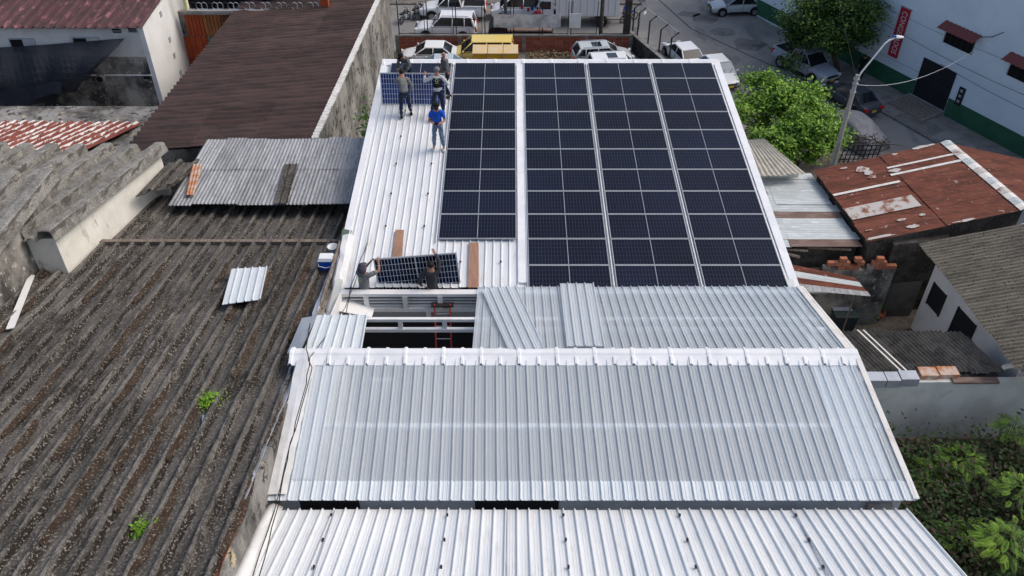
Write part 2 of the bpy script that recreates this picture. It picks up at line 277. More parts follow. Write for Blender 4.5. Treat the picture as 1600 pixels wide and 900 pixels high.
# main roof in sheets of five ribs
nA=11; sh=(XR-XL)/nA
def mp(X,Y,d=0): return Vector((X,Y,mz(Y)+d))
for o in corr('roof_sheet',wh,mp(XL,18.3),mp(XR,18.3),mp(XR,30.95),mp(XL,30.95),'white_sheet',nA,1,5,.038,'trap',th=.004,endjit=.02,jit=.002): pass
# screws along the seams
m=MB()
for i in range(1,nA):
    for Y in (19.3,20.9,22.5,24.1,25.7,27.3,28.9): m.box(mp(XL+sh*i-.04,Y,.065),(.055,.055,.03))
m.build('screws','iron',wh,kind='stuff')
# flat flashing between the two arrays, right verge, left verge
MB().hexa([mp(.17,18.42,-.01),mp(.44,18.42,-.01),mp(.44,30.8,-.01),mp(.17,30.8,-.01)],[mp(.17,18.42,.07),mp(.44,18.42,.07),mp(.44,30.8,.07),mp(.17,30.8,.07)]).build('flashing','cap_white',wh)
MB().hexa([mp(XR-.06,18.2,-.15),mp(XR+.17,18.2,-.15),mp(XR+.17,30.95,-.15),mp(XR-.06,30.95,-.15)],[mp(XR-.06,18.2,.07),mp(XR+.17,18.2,.07),mp(XR+.17,30.95,.07),mp(XR-.06,30.95,.07)]).build('verge_trim','cap_white',wh)
MB().hexa([mp(XL-.1,18.42,-.15),mp(XL+.1,18.42,-.15),mp(XL+.1,30.95,-.15),mp(XL-.1,30.95,-.15)],[mp(XL-.1,18.42,.06),mp(XL+.1,18.42,.06),mp(XL+.1,30.95,.06),mp(XL-.1,30.95,.06)]).build('verge_trim','cap_white',wh)
def cap_piece(x0,x1,Y,z,sa,sb,wa,wb,name='ridge_cap'):
    """ridge cap: rounded crest, two flaps following the slopes sa (near) and sb (far), scalloped over the ribs"""
    m=MB(); prof=[(-wa,-wa*sa-.02,1),(-wa,-wa*sa+.0,1),(-.19,-.19*sa+.03,1),(-.12,.0+.035,0),(-.06,.07,0),(.06,.07,0),(.12,.035,0),(.19,-.19*sb+.03,1),(wb,-wb*sb,1)]
    n=8; vs=[]
    for i in range(n+1):
        t=[0,.02,.08,.1,.5,.52,.58,.6,1][i]; rib=1 if i in(1,2,5,6) else 0
        for (dy,dz,f) in prof:
            ext=(.025 if rib else 0)*(1 if abs(dy)>.25 else 0)*(-1 if dy<0 else 1)
            vs.append((x0+(x1-x0)*t,Y+dy-ext,z+dz+(.03*rib*f)+(.012 if i<3 else 0)))
    P=len(prof); fs=[(i*P+k,(i+1)*P+k,(i+1)*P+k+1,i*P+k+1) for i in range(n) for k in range(P-1)]
    m.add(vs,fs); o=m.build(name,'cap_white',wh); return o
for k in range(12): cap_piece(XL-.08+k*1.06,XL-.08+(k+1)*1.06,30.85,13.6,.0575,.3,.27,.3)
# translucent roof: far slope, ridge, near slope
RY,RZ=14.45,14.02; FY,FZ=18.12,13.0; NY,NZ=10.62,13.66
def T1(X,Y,d=0): t=(Y-RY)/(FY-RY); return Vector((X,Y,RZ+(FZ-RZ)*t+d))
def T2(X,Y,d=0): t=(Y-RY)/(NY-RY); return Vector((X,Y,RZ+(NZ-RZ)*t+d))
X0t=-.93
n1=10; corr('translucent_sheet',wh,T1(X0t,18.12),T1(7.86,18.12),T1(7.98,14.5),T1(X0t-.0,14.5),'translucent',n1,1,4,.042,'micro',th=.004,endjit=.03,jit=.003)
n2=14; corr('translucent_sheet',wh,T2(-4.93,NY),T2(8.12,NY),T2(7.98,14.4),T2(-4.97,14.4),'translucent',n2,1,4,.042,'micro',th=.004,endjit=.02,jit=.003)
for k in range(15): cap_piece(-5.13+k*.875,-5.13+(k+1)*.875,RY,RZ+.02,.1,.28,.36,.17)
corr('eave_flashing',wh,T2(-4.93,NY-.02,.008),T2(8.12,NY-.02,.008),T2(8.12,NY+.42,.008),T2(-4.93,NY+.42,.008),'blue_white_sheet',n2,1,4,.042,'micro',th=.003,jit=.001)
# opaque edge strips of the ridge roof (right) and white flashing beneath the near eave
MB().slab([T2(8.04,NY,.05),T2(8.16,NY,.05),T2(8.02,14.4,.05),T2(7.9,14.4,.05)],.03).build('verge_trim','dirty_white',wh)
MB().slab([T1(7.72,18.1,.045),T1(7.9,18.1,.045),T1(8.03,14.5,.045),T1(7.8,14.5,.045)],.03).build('verge_trim','dirty_white',wh)
MB().slab([T2(-4.9,NY+.02,-.012),T2(8.1,NY+.02,-.012),T2(8.1,NY+.46,-.012),T2(-4.9,NY+.46,-.012)],.02).build('eave_lining','cap_white',wh)
for X in (-4.45,7.4): MB().slab([T2(X-.5,NY+.5,-.02),T2(X+.4,NY+.5,-.02),T2(X+.4,14.3,-.02),T2(X-.5,14.3,-.02)],.02).build('edge_lining','white_paint',wh)
# purlins and trusses of white tube
for Y in (12.45,): MB().box((1.6,Y,T2(0,Y).z-.045),(12.8,.1,.08)).build('purlin','white_paint',wh)
MB().box((3.4,17.75,T1(0,17.75).z-.035),(8.7,.05,.05)).build('purlin','white_paint',wh)
MB().box((1.7,16.3,13.43),(12.6,.09,.09)).build('truss_chord','white_paint',wh)
MB().box((1.7,16.28,13.1),(12.6,.09,.1)).build('truss_chord','white_paint',wh)
for X in [-3.95+k*1.12 for k in range(11)]: MB().box((X,16.29,13.27),(.11,.07,.27)).build('truss_post','white_paint',wh)
# louvred truss under the lower end of the main roof
MB().box((1.6,17.92,12.94),(12.4,.2,.1)).build('truss_chord','white_paint',wh)
MB().box((1.6,17.86,12.42),(12.4,.1,.12)).build('truss_chord','white_paint',wh)
for k in range(4): MB().box((1.6,17.9,12.53+k*.11),(12.3,.05,.04),rx=.1).build('louvre_slat','white_paint',wh)
for X in [-3.95+k*.0 for k in range(1)]+[-2.9,-1.95,-.85]+[.3,1.4,2.5,3.6,4.7,5.8,6.9]: MB().box((X,17.84,12.7),(.13,.08,.44)).build('truss_post','white_paint',wh)
MB().box((1.6,17.965,12.68),(12.3,.02,.46)).build('louvre_shadow_gap','dark',wh)  # black backing sheet; its colour stands in for shade between the slats
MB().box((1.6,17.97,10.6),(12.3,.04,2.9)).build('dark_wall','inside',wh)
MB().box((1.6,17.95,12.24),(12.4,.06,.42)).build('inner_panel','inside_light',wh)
for X in (-2.3,0,2,4): MB().box((X,17.88,12.18),(.13,.06,.36)).build('panel_batten','white_paint',wh)
MB().box((1.6,18.25,11.98),(12.4,.5,.06)).build('box_gutter','galv',wh)
MB().hexa([(XL+.21,14.6,12.2),(XL+.25,14.6,12.2),(XL+.25,18.3,12.2),(XL+.21,18.3,12.2)],[(XL+.21,14.6,13.9),(XL+.25,14.6,13.9),(XL+.25,18.3,12.9),(XL+.21,18.3,12.9)]).build('gable_lining','white_wall',wh)
MB().box((-3.35,15.6,9.5),(.6,.1,5)).build('partition','inside_light',wh)
MB().slab([(-4.62,18.2,12.72),(-3.75,17.8,12.5),(-3.75,17.3,12.62),(-4.62,17.3,12.85)],.02).build('soffit_board','white_wall',wh)
# opaque end sheets at the left of the opening
corr('roof_sheet',wh,T1(-4.93,16.4,.02),T1(-3.65,16.4,.02),T1(-3.5,14.5,.02),T1(-4.85,14.5,.02),'blue_white_sheet',1,1,6,.045,'trap',th=.004)
MB().slab([T1(-5.3,16.3,-.02),T1(-4.93,16.35,.03),T1(-4.93,14.55,.03),T1(-5.25,14.55,-.05)],.02).build('flashing','galv',wh)
# valley gutter and the lower roof rising towards the viewer
MB().box((1.65,10.74,13.1),(12.5,.03,.9)).build('valley_gutter','galv',wh)
MB().box((1.65,10.6,12.9),(12.5,.26,.04)).build('gutter_base','galv',wh)
for a,c in ((-4.3,-3.1),(-.75,.95)): MB().box(((a+c)/2,10.71,13.35),(c-a,.03,.36)).build('gutter_opening','dark',wh)
MB().box((7.45,10.68,13.36),(.5,.1,.2)).build('gutter_block','concrete',wh)
LY,LZ,LS=10.52,13.47,.36
def LR(X,Y,d=0): return Vector((X,Y,LZ+(LY-Y)*LS+d))
n3=11; corr('roof_sheet',wh,LR(-4.7,LY),LR(7.95,LY),LR(8.4,5.4),LR(-5.0,5.4),'blue_white_sheet',n3,1,5,.045,'trap',th=.004,endjit=.02,jit=.004,matf=lambda i,j:'white_sheet')
m=MB()
for i in range(1,n3,2):
    for Y in (10.3,9.55,8.8): m.box(LR(-4.7+i*12.65/n3-.03,Y,.06),(.04,.06,.04))
m.build('screws','iron',wh,kind='stuff')
for i in (1,4,6,9): 
    X=-4.7+i*12.65/n3; MB().slab([LR(X-.01,LY-.05,.05),LR(X+.012,LY-.05,.05),LR(X+.012,5.5,.05),LR(X-.01,5.5,.052)],.02).build('seam_strip','galv',wh)
# ================================================================ LEFT: old roof, parapet, flashings
DS=.2
def DP(X,Y,d=0): return Vector((X,Y,12.2-(Y-21)*DS+d))
old=E('old_workshop',(-11,14,0),'large old workshop with a dark lichen covered fibre cement roof left of the white warehouse','building')
MB().box((-11.2,14,5.2),(12.2,21,10.4)).build('wall','old_wall',old)
ND=14; XA=-17.8; XB=-4.98
for r_,(ya,yb) in enumerate(((21.0,16.9),(16.9,12.95),(12.95,9.3),(9.3,5.2))):
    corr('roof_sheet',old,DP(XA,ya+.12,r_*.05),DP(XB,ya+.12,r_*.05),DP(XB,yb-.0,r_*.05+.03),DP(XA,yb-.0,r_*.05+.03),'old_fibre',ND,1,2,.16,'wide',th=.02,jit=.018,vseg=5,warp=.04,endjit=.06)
# brown strips along the right flank of the ribs
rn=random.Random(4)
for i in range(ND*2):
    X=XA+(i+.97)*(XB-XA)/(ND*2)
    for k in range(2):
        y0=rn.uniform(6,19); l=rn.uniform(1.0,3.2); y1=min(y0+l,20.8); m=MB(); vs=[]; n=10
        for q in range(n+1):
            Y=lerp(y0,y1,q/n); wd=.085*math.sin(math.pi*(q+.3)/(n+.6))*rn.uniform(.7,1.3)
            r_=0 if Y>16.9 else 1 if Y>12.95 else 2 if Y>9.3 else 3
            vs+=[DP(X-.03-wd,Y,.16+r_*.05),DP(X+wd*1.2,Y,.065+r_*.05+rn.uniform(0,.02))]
        m.add(vs,[(2*q,2*q+1,2*q+3,2*q+2) for q in range(n)]); m.build('rib_streak','streak_brown',old)
MB().slab([DP(-13.3,21.08,.0),DP(XB,21.08,.0),DP(XB,21.26,.0),DP(-13.3,21.26,.0)],-.14,n=Vector((0,0,1))).build('step_flashing','old_timber',old)
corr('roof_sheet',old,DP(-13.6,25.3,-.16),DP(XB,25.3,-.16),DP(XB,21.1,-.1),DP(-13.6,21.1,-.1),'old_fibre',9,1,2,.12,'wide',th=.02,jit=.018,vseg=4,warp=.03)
# parapet between the two roofs
pw=E('parapet_wall',(-4.98,12,0),'weathered grey parapet wall between the dark old roof and the white warehouse','wall')
m=MB()
ys=[20.9,18,16,14,12,10,8,6]
for a,c in zip(ys[:-1],ys[1:]):
    za=DP(0,a).z+.14; zc=DP(0,c).z+.14; m.hexa([(-5.06,c,9),(-4.9,c,9),(-4.9,a,9),(-5.06,a,9)],[(-5.06,c,zc),(-4.9,c,zc),(-4.9,a,za),(-5.06,a,za)])
m.build('wall','old_wall',pw)
rn=random.Random(9)
def strip(name,parent,y0,y1,x0,x1,dz0,dz1,mat,seg=10,cr=.02,xo=0):
    m=MB(); vs=[]
    for q in range(seg+1):
        Y=lerp(y0,y1,q/seg)
        for s_ in range(4):
            t=s_/3; vs.append((lerp(x0,x1,t)+rn.uniform(-cr,cr)*.6+xo*q/seg,Y,DP(0,Y).z+lerp(dz0,dz1,t)+rn.uniform(-cr,cr)))
    m.add(vs,[(q*4+s_,q*4+s_+1,q*4+s_+5,q*4+s_+4) for q in range(seg) for s_ in range(3)])
    o=m.build(name,mat,parent); md=o.modifiers.new('thickness','SOLIDIFY'); md.thickness=.012; return o
strip('flashing',pw,20.6,16.2,-5.12,-4.98,.26,.30,'galv')
strip('flashing',pw,14.6,12.2,-5.2,-4.95,.1,.22,'galv'); strip('flashing',pw,12.2,9.9,-5.17,-4.97,.12,.22,'galv')
strip('rusty_flashing',pw,9.75,6.3,-5.2,-4.93,.14,.2,'rust')
fb=E('crumpled_flashing',(-4.7,12,13.5),'crumpled white sheet metal flashing strip along the left edge of the translucent roof','flashing')
m=MB(); vs=[]; seg=16
for q in range(seg+1):
    Y=lerp(14.2,10.7,q/seg)
    for s_,(x,z) in enumerate(((-5.0,-.12),(-4.93,.055),(-4.75,.085),(-4.52-.0*q,.07))): vs.append((x+rn.uniform(-.012,.012),Y,T2(0,Y).z+z+rn.uniform(-.01,.01)))
m.add(vs,[(q*4+s_,q*4+s_+1,q*4+s_+5,q*4+s_+4) for q in range(seg) for s_ in range(3)]); o=m.build('sheet','white_paint',fb); o.modifiers.new('t','SOLIDIFY').thickness=.01
f2=E('loose_plastic_flashing',(-4.7,19.3,12.7),'wrinkled white plastic flashing beside the blue cooler at the roof edge','flashing')
m=MB(); vs=[]
for q in range(13):
    Y=lerp(20.4,16.5,q/12)
    for s_,(x,z) in enumerate(((-4.98,-.05),(-4.9,.12),(-4.75,.14),(-4.6,.09))): vs.append((x+rn.uniform(-.03,.03),Y,max(mz(Y),12.8)+z+rn.uniform(-.025,.025)))
m.add(vs,[(q*4+s_,q*4+s_+1,q*4+s_+5,q*4+s_+4) for q in range(12) for s_ in range(3)]); o=m.build('sheet','white_paint',f2); o.modifiers.new('t','SOLIDIFY').thickness=.01
MB().slab([(-5.0,20.75,13.05),(-4.72,20.7,13.02),(-4.8,20.2,13.0),(-5.0,20.3,13.0)],.02).build('green_corner','green_cloth',f2)
tb=MB(); tb.tube([(-5.0,20.2,12.98),(-5.0,18.5,13.12),(-4.98,16.2,13.35)],.05,5); tag(tb.build('timber_batten','old_timber'),'long dark weathered timber batten lying along the parapet flashing by the cooler','batten')
# second lower flashing left of the bottom roof
m=MB(); vs=[]
for q in range(12):
    Y=lerp(10.6,6,q/11)
    for s_,(x,z) in enumerate(((-4.92,.12),(-4.8,.13),(-4.6,.03))): vs.append((x+rn.uniform(-.02,.02),Y,LR(0,Y).z+z+rn.uniform(-.015,.015)))
m.add(vs,[(q*3+s_,q*3+s_+1,q*3+s_+4,q*3+s_+3) for q in range(11) for s_ in range(2)]); o=m.build('edge_flashing','white_paint',wh,smooth=True); o.modifiers.new('t','SOLIDIFY').thickness=.01
# cables
cables=[([(490,470),(478,545),(487,575),(470,640),(455,690),(430,800),(395,900)],'black cable trailing from the ridge cap down the left roof edge'),
 ([(560,430),(540,480),(485,560),(478,600),(462,660),(448,720),(436,790),(405,900)],'thin dark cable crossing the white flashing beside the translucent roof, left of its twin'),
 ([(575,380),(560,415),(548,450),(540,500)],'grey cable lying loosely on the white roof above the left worker')]
for pts,lb in cables:
    P=[]
    for x,y in pts:
        p=G(x,y,14.2 if y>540 else 13.15 if y>470 else 12.98)
        if y>790: p=PL(x,y,(0,LY,LZ+.12),(0,LS,1))
        P.append(p)
    Q=[]
    for i in range(len(P)-1):
        for t in (0,.33,.66): q=lerp(P[i],P[i+1],t)+Vector((rn.uniform(-.02,.02),0,.01)); Q.append(q)
    Q.append(P[-1]); tag(MB().tube(Q,.011,4).build('cable','rubber'),lb,'cable')
# ================================================================ things lying on the dark roof
r=E('corrugated_offcut',G(382,446,12.9),'short offcut of pale blue corrugated sheet lying on the dark old roof','metal sheet')
A=[PL(x,y,(0,21,12.2+.3),(0,DS,1)) for x,y in((347,476),(407,468),(418,417),(362,420))]
corr('sheet',r,A[0],A[1],A[2],A[3],'blue_white_sheet',1,1,5,.04,'trap',th=.006,warp=0)
A=[PL(x,y,(0,21,12.2+.2),(0,DS,1)) for x,y in((22,512),(9,514),(45,428),(54,430))]
o=MB().slab([A[0],A[1],lerp(A[1],A[2],.35),lerp(A[0],A[3],.3)],.02).slab([lerp(A[0],A[3],.3),lerp(A[1],A[2],.35),A[2],A[3]],.02).build('metal_strip','white_paint'); tag(o,'narrow bent white metal strip lying at the far left of the dark roof','metal strip')
def tuft(px,py,rad,lb):
    c=PL(px,py,(0,21,12.2+.1),(0,DS,1)); t=E('fern_tuft',c,lb,'plant','small green tufts growing on the dark roof')
    leafmesh(520,lambda r_:c+Vector((r_.gauss(0,.42)*rad,r_.gauss(0,.42)*rad,abs(r_.gauss(0,.3))*rad+.02)),.06,'leaves',['leaf_lime'],t,seed=int(px),kind='stuff')
    m=MB()
    for k in range(7): a=k*.9; m.tube([c,c+Vector((math.cos(a)*rad*.5,math.sin(a)*rad*.5,rad*.5))],.006,3)
    m.build('stems','leaf_deep',t)
tuft(328,632,.3,'bright green tuft growing mid way down the dark old roof'); tuft(225,834,.26,'bright green tuft near the bottom left of the dark old roof')
p0=[PL(x,y,(0,21,12.4),(0,DS,1)) for x,y in ((318,650),(316,672),(305,686))]; tag(MB().tube(p0,.03,6).build('pipe_stub','galv'),'bent grey pipe stub on the dark roof just below the upper green tuft','pipe')
# cooler, bucket, bag
c=PL(512,418,(0,21,12.33),(0,DS,1)); ck=E('cooler_box',c,'blue plastic cooler box with a white lid standing at the edge of the dark roof','cooler')
m=MB(); m.hexa([c+Vector(q) for q in((-.17,-.13,0),(.17,-.13,0),(.17,.13,0),(-.17,.13,0))],[c+Vector(q) for q in((-.21,-.16,.33),(.21,-.16,.33),(.21,.16,.33),(-.21,.16,.33))]); m.build('body','blue_plastic',ck)
m=MB(); m.hexa([c+Vector(q) for q in((-.22,-.17,.335),(.22,-.17,.335),(.22,.17,.335),(-.22,.17,.335))],[c+Vector(q) for q in((-.18,-.13,.42),(.18,-.13,.42),(.18,.13,.42),(-.18,.13,.42))]); m.build('lid','white_plastic',ck)
MB().tube([c+Vector(q) for q in((-.22,-.02,.3),(-.2,-.2,.2),(0,-.22,.16),(.2,-.2,.2),(.22,-.02,.3))],.014,5).build('handle','white_plastic',ck)
c=PL(522,398,(0,21,12.33),(0,DS,1)); bk=E('paint_bucket',c,'white plastic bucket standing behind the blue cooler','bucket')
m=MB(); n=16; vs=[c+Vector((math.cos(a)*r_,math.sin(a)*r_,z)) for r_,z in((.12,0),(.16,.3),(.17,.31),(.15,.31),(.11,.06),(.0,.06)) for a in [2*math.pi*k/n for k in range(n)]]
m.add(vs,[(j*n+k,j*n+(k+1)%n,(j+1)*n+(k+1)%n,(j+1)*n+k) for j in range(5) for k in range(n)]); m.build('pail','white_plastic',bk,smooth=True)
MB().tube([c+Vector((math.cos(a)*.17,-.05-math.sin(a)*.12,.3-abs(math.sin(a))*.08)) for a in [math.pi*k/8 for k in range(9)]],.006,4).build('handle','iron',bk)
# ================================================================ pale fibre cement roofs at the left
def pale_roof(name,label,P0,quads,mat,wallmat,wallpx,pitch_n,per=1):
    pass
ph=E('pale_workshop',(-16,24,0),'low shed with a thick ribbed pale grey fibre cement roof at the left','building')
PZ=13.15; PN=(0,.2,1); PP=(-12,24,PZ-.25)
q=[PL(x,y,PP,PN) for x,y in((262,236),(88,376),(-80,376),(-80,236))]
A_,B_,C_,D_=PL(262,236,PP,PN),PL(88,376,PP,PN),None,None
xr=A_.x+.0; yfar=A_.y; ynear=B_.y; xw=(A_.x+B_.x)/2
def PQ(X,Y): return Vector((X,Y,PP[2]-(Y-24)*.2))
corr('roof_sheet',ph,PQ(A_.x-8.2,yfar),PQ(A_.x,yfar),PQ(B_.x,ynear),PQ(B_.x-8.2,ynear),'pale_fibre',9,1,1,.3,'pale',th=.03,jit=.03,vseg=5,warp=.012,endjit=.12)
xa,xb=A_.x-.2,B_.x-.2; dz3=Vector((0,0,.3)); dz4=Vector((0,0,3.5))
MB().hexa([PQ(xb-8,ynear+.25)-dz4,PQ(xb,ynear+.25)-dz4,PQ(xa,yfar-.2)-dz4,PQ(xa-8,yfar-.2)-dz4],[PQ(xb-8,ynear+.25)-dz3,PQ(xb,ynear+.25)-Vector((0,0,.06)),PQ(xa,yfar-.2)-Vector((0,0,.06)),PQ(xa-8,yfar-.2)-dz3]).build('wall','cream_wall',ph)
# lower verge of the pale roof towards the zinc roof
corr('roof_sheet',ph,PQ(xw+.1,yfar+.1)-Vector((0,0,.5)),PQ(xw+1.3,yfar+.1)-Vector((0,0,.5)),PQ(xw+1.0,yfar-2.0)-Vector((0,0,.55)),PQ(xw+.1,yfar-2.9)-Vector((0,0,.55)),'old_fibre',1,1,2,.14,'wide',th=.02,vseg=3)
p2=E('nearer_pale_shed',(-17,19,0),'nearer pale ribbed roof with a stained plaster side wall at the left edge','building')
xw2=-13.2
def PQ2(X,Y): return Vector((X,Y,14.3+(22.1-Y)*.03))
corr('roof_sheet',p2,PQ2(xw2-5,21.5),PQ2(xw2,21.5),PQ2(xw2,14),PQ2(xw2-5,14),'pale_fibre',5,1,1,.3,'pale',th=.03,jit=.03,vseg=6,warp=.012,endjit=.1)
MB().hexa([(-18.5,14,10),(-13.45,14,10),(-13.45,21.1,10),(-18.5,21.1,10)],[PQ2(-18.5,14)-dz3,PQ2(-13.45,14)-Vector((0,0,.05)),PQ2(-13.45,21.1)-Vector((0,0,.05)),PQ2(-18.5,21.1)-dz3]).build('wall','stained_wall',p2)
MB().box((-16,18,5),(3.6,7,9.6)).build('base','old_wall',p2)
# zinc roof
zc=E('zinc_shed',(-8,26,0),'shed with a weathered silver corrugated zinc roof between the maroon roof and the dark roof','building')
MB().box((-8.3,25.8,5.7),(6,3.6,11.3)).build('wall','old_wall',zc)
A=[G(262,321,11.95),G(553,320,12.15),G(577,216,12.2),G(324,218,12.0)]
def zm(i,j): return 'zinc_grey'
corr('roof_sheet',zc,A[0],A[1],A[2],A[3],'zinc_grey',8,2,6,.035,'sine',th=.006,jit=.012,endjit=.06,vseg=3,warp=.015)
corr('patch_sheet',zc,G(290,305,12.1),G(303,305,12.1),G(316,256,12.1),G(300,257,12.1),'rust_orange',1,1,3,.03,'sine',th=.006)
corr('patch_sheet',zc,G(428,318,12.16),G(449,318,12.16),G(465,256,12.16),G(444,256,12.16),'old_fibre',1,1,2,.03,'trap',th=.006)
# red and white striped roof
rw=E('red_striped_shed',(-17,31,0),'shed roof of red corrugated sheets with peeling white ribs below the stained wall','building')
A=[G(-40,192,9.2),G(222,193,9.2),G(190,243,9.7),G(-90,243,9.7)]
corr('roof_sheet',rw,A[0],A[1],A[2]+Vector((-2.1,-1,.25)),A[3]+Vector((-2.1,-1,.25)),'red_white',9,2,2,.13,'sine',th=.006,jit=.02,endjit=.05)
MB().hexa([(-27,31,0),(-14.8,31,0),(-14,36,0),(-27,36,0)],[(-27,31,9.3),(-14.8,31,9.3),(-14,36,9.0),(-27,36,9.0)]).build('wall','old_wall',rw)
MB().box((-22,38.3,6.4),(13,4.0,.4)).build('yard_floor','concrete',kind='structure')
# ================================================================ maroon roofed hall
mh=E('maroon_hall',(-10,33,0),'long hall under a dark maroon corrugated roof left of the workers','building')
a=Vector((0,1,-.1)); rr=Vector((1,0,.03)); nn=rr.cross(a).normalized(); P0=G(497,216,11.85)
R0=P0.copy(); R1=PL(612,-18,P0,nn); R1.x=R0.x; L1=PL(378,4,P0,nn); L0=PL(195,236,P0,nn)
nm=11
corr('roof_sheet',mh,L0,L1,R1,R0,'maroon_fibre',nm,3,4,.12,'sine',th=.01,jit=.012,endjit=.0,lift=.01)
b=MB(); dn=Vector((0,0,-1)); b.hexa([Vector((p.x,p.y,0)) for p in (L0+Vector((.4,.1,0)),R0+Vector((-.1,.1,0)),R1,L1+Vector((.4,0,0)))],[p+dn*.12 for p in (L0+Vector((.4,.1,0)),R0+Vector((-.1,.1,0)),R1,L1+Vector((.4,0,0)))]); b.build('wall','old_wall',mh)
wl=E('boundary_wall',(-7.5,43,0),'tall peeling plaster boundary wall beside the maroon roof, running to the car park','wall')
m=MB(); X0w=R0.x+.03
def wtop(Y): return (R0.z-.1*(Y-R0.y)+.12 if Y<46.5 else 9.6-.12*(Y-46.5))+noise.noise(Vector((Y*1.3,0,0)))*.1
WPT=[Vector((X0w,R0.y-.25+k*.9,0)) for k in range(21)]+[Vector((lerp(X0w,-8.85,k/14),lerp(46.3,61.2,k/14),0)) for k in range(1,15)]
WS=Vector((-.22,0,0)); up_=lambda p:Vector((0,0,wtop(p.y)))
for p,q_ in zip(WPT[:-1],WPT[1:]): m.hexa([p,q_,q_+WS,p+WS],[p+up_(p),q_+up_(q_),q_+WS+up_(q_),p+WS+up_(p)])
m.build('wall','old_wall',wl)
cp=MB()
for k in range(70):
    Y=R0.y-.2+k*.27; cp.box((X0w-.08,Y,R0.z-.1*(Y-R0.y)+.14),(.24,.2,.07),rz=random.uniform(-.3,.3))
cp.build('coping_stones','dirty_white',wl,kind='stuff')
# weeds in the gap
c=G(572,200,11.6)
vine=E('climbing_weeds',c,'green weeds growing in the gap between the plaster wall and the white roof','plant')
leafmesh(500,lambda r_:c+Vector((r_.gauss(0,.13),r_.gauss(-.3,.9),r_.gauss(-.2,.7))),.14,'leaves',['leaf_bright','leaf_dark'],vine,seed=3,kind='stuff')
# ================================================================ white house at upper left
hs=E('white_house',(-22,43,0),'white house with maroon corrugated roof and dark stained lower wall at upper left','building')
HX,HY,HZ=-17.95,40.4,11.
MB().box((HX-.12,46.4,5.5),(.24,12,11)).build('side_wall','white_wall',hs)
MB().box((HX-6.1,HY+.12,10.2),(11.7,.24,1.6)).build('front_wall','clean_wall',hs)
MB().box((HX-6.1,HY+.12,4.7),(11.7,.26,9.4)).build('lower_wall','stained_wall',hs)
MB().box((HX-1.9,HY-.03,8.42),(3.4,.05,.06)).build('conduit','white_paint',hs)
WPn=(0,1,0); WPp=(0,HY,0)
for (x0,y0,x1,y1) in ((13,60,58,72),(112,58,158,70)):
    a,c=PL(x0,y0,WPp,WPn),PL(x1,y1,WPp,WPn); f=MB(); f.box(((a.x+c.x)/2,HY-.02,(a.z+c.z)/2-.15),(abs(c.x-a.x),.06,abs(a.z-c.z)+.35)); fo=f.build('window_frame','galv',hs)
    MB().box((a.x+.28*(c.x-a.x),HY-.055,(a.z+c.z)/2-.15),((c.x-a.x)*.46,.03,abs(a.z-c.z)+.22)).build('open_pane','dark',fo)
    MB().box((a.x+.76*(c.x-a.x),HY-.055,(a.z+c.z)/2-.15),((c.x-a.x)*.44,.03,abs(a.z-c.z)+.22)).build('pane','zinc_light',fo)
for (x0,y0,x1,y1) in ((175,45,190,51),(200,44,214,50)):
    a,c=PL(x0,y0,WPp,WPn),PL(x1,y1,WPp,WPn); v=MB().box(((a.x+c.x)/2,HY-.02,(a.z+c.z)/2),(abs(c.x-a.x),.05,abs(a.z-c.z))).build('vent','dark',hs)
    for k in range(2): MB().box(((a.x+c.x)/2,HY-.05,c.z+(a.z-c.z)*(k+1)/3),(abs(c.x-a.x),.03,.02)).build('vent_slat','galv',v)
a=PL(159,120,WPp,WPn); m=MB(); m.tube([a+Vector((0,-.3,0)),a+Vector((0,.02,0))],.22,14); pp=m.build('drain_pipe','concrete',hs); MB().disc(a+Vector((0,-.305,0)),(0,1,0),.16,.01,14).build('bore','dark',pp)
a=PL(229,119,WPp,WPn); MB().box(a+Vector((0,-.01,0)),(.3,.05,.25)).build('hole','dark',hs)
for x,y in ((251,22),(265,62),(272,87),(282,114)):
    p=PL(x,y,(HX,0,0),(1,0,0)); MB().box(p+Vector((.01,0,0)),(.03,.25,.28)).build('side_vent','galv',hs)
corr('roof_sheet',hs,(HX-12,HY-.35,HZ+.02),(HX+.1,HY-.35,HZ+.02),(HX+.1,HY+9,HZ+.55),(HX-12,HY+9,HZ+.55),'maroon_red',8,3,3,.1,'wide',th=.02,jit=.015)
# shade net
net=MB(); nx,ny=26,8
def netpt(u,v):
    top=[(-30,76),(70,70),(195,60)]; bot=[(-30,150),(60,165),(120,140),(150,108)]
    def ev(L_,t):
        t=t*(len(L_)-1); i=min(int(t),len(L_)-2); f=t-i; return (lerp(L_[i][0],L_[i+1][0],f),lerp(L_[i][1],L_[i+1][1],f))
    a=ev(top,u); b=ev(bot,u); x=lerp(a[0],b[0],v); y=lerp(a[1],b[1],v)+3*math.sin(v*3.14)*math.sin(u*9)+3*math.sin(u*31)*v
    dep=HY-.25-1.2*v-.5*math.sin(v*3.1)+.12*math.sin(u*25+v*4); return PL(x,y,(0,dep,0),(0,1,0))
vs=[netpt(i/nx,j/ny) for j in range(ny+1) for i in range(nx+1)]
net.add(vs,[(j*(nx+1)+i,j*(nx+1)+i+1,(j+1)*(nx+1)+i+1,(j+1)*(nx+1)+i) for j in range(ny) for i in range(nx)])
o=net.build('shade_net','net_blue'); tag(o,'torn dark blue shade net hanging in front of the white house','net'); o.modifiers.new('t','SOLIDIFY').thickness=.01
net=MB(); vs=[]
for j in range(5):
    for i in range(13): vs.append(PL(lerp(-20,95,i/12),lerp(112,168 if i<8 else 150,j/4)+4*math.sin(i),(0,HY-1.6-.1*j,0),(0,1,0)))
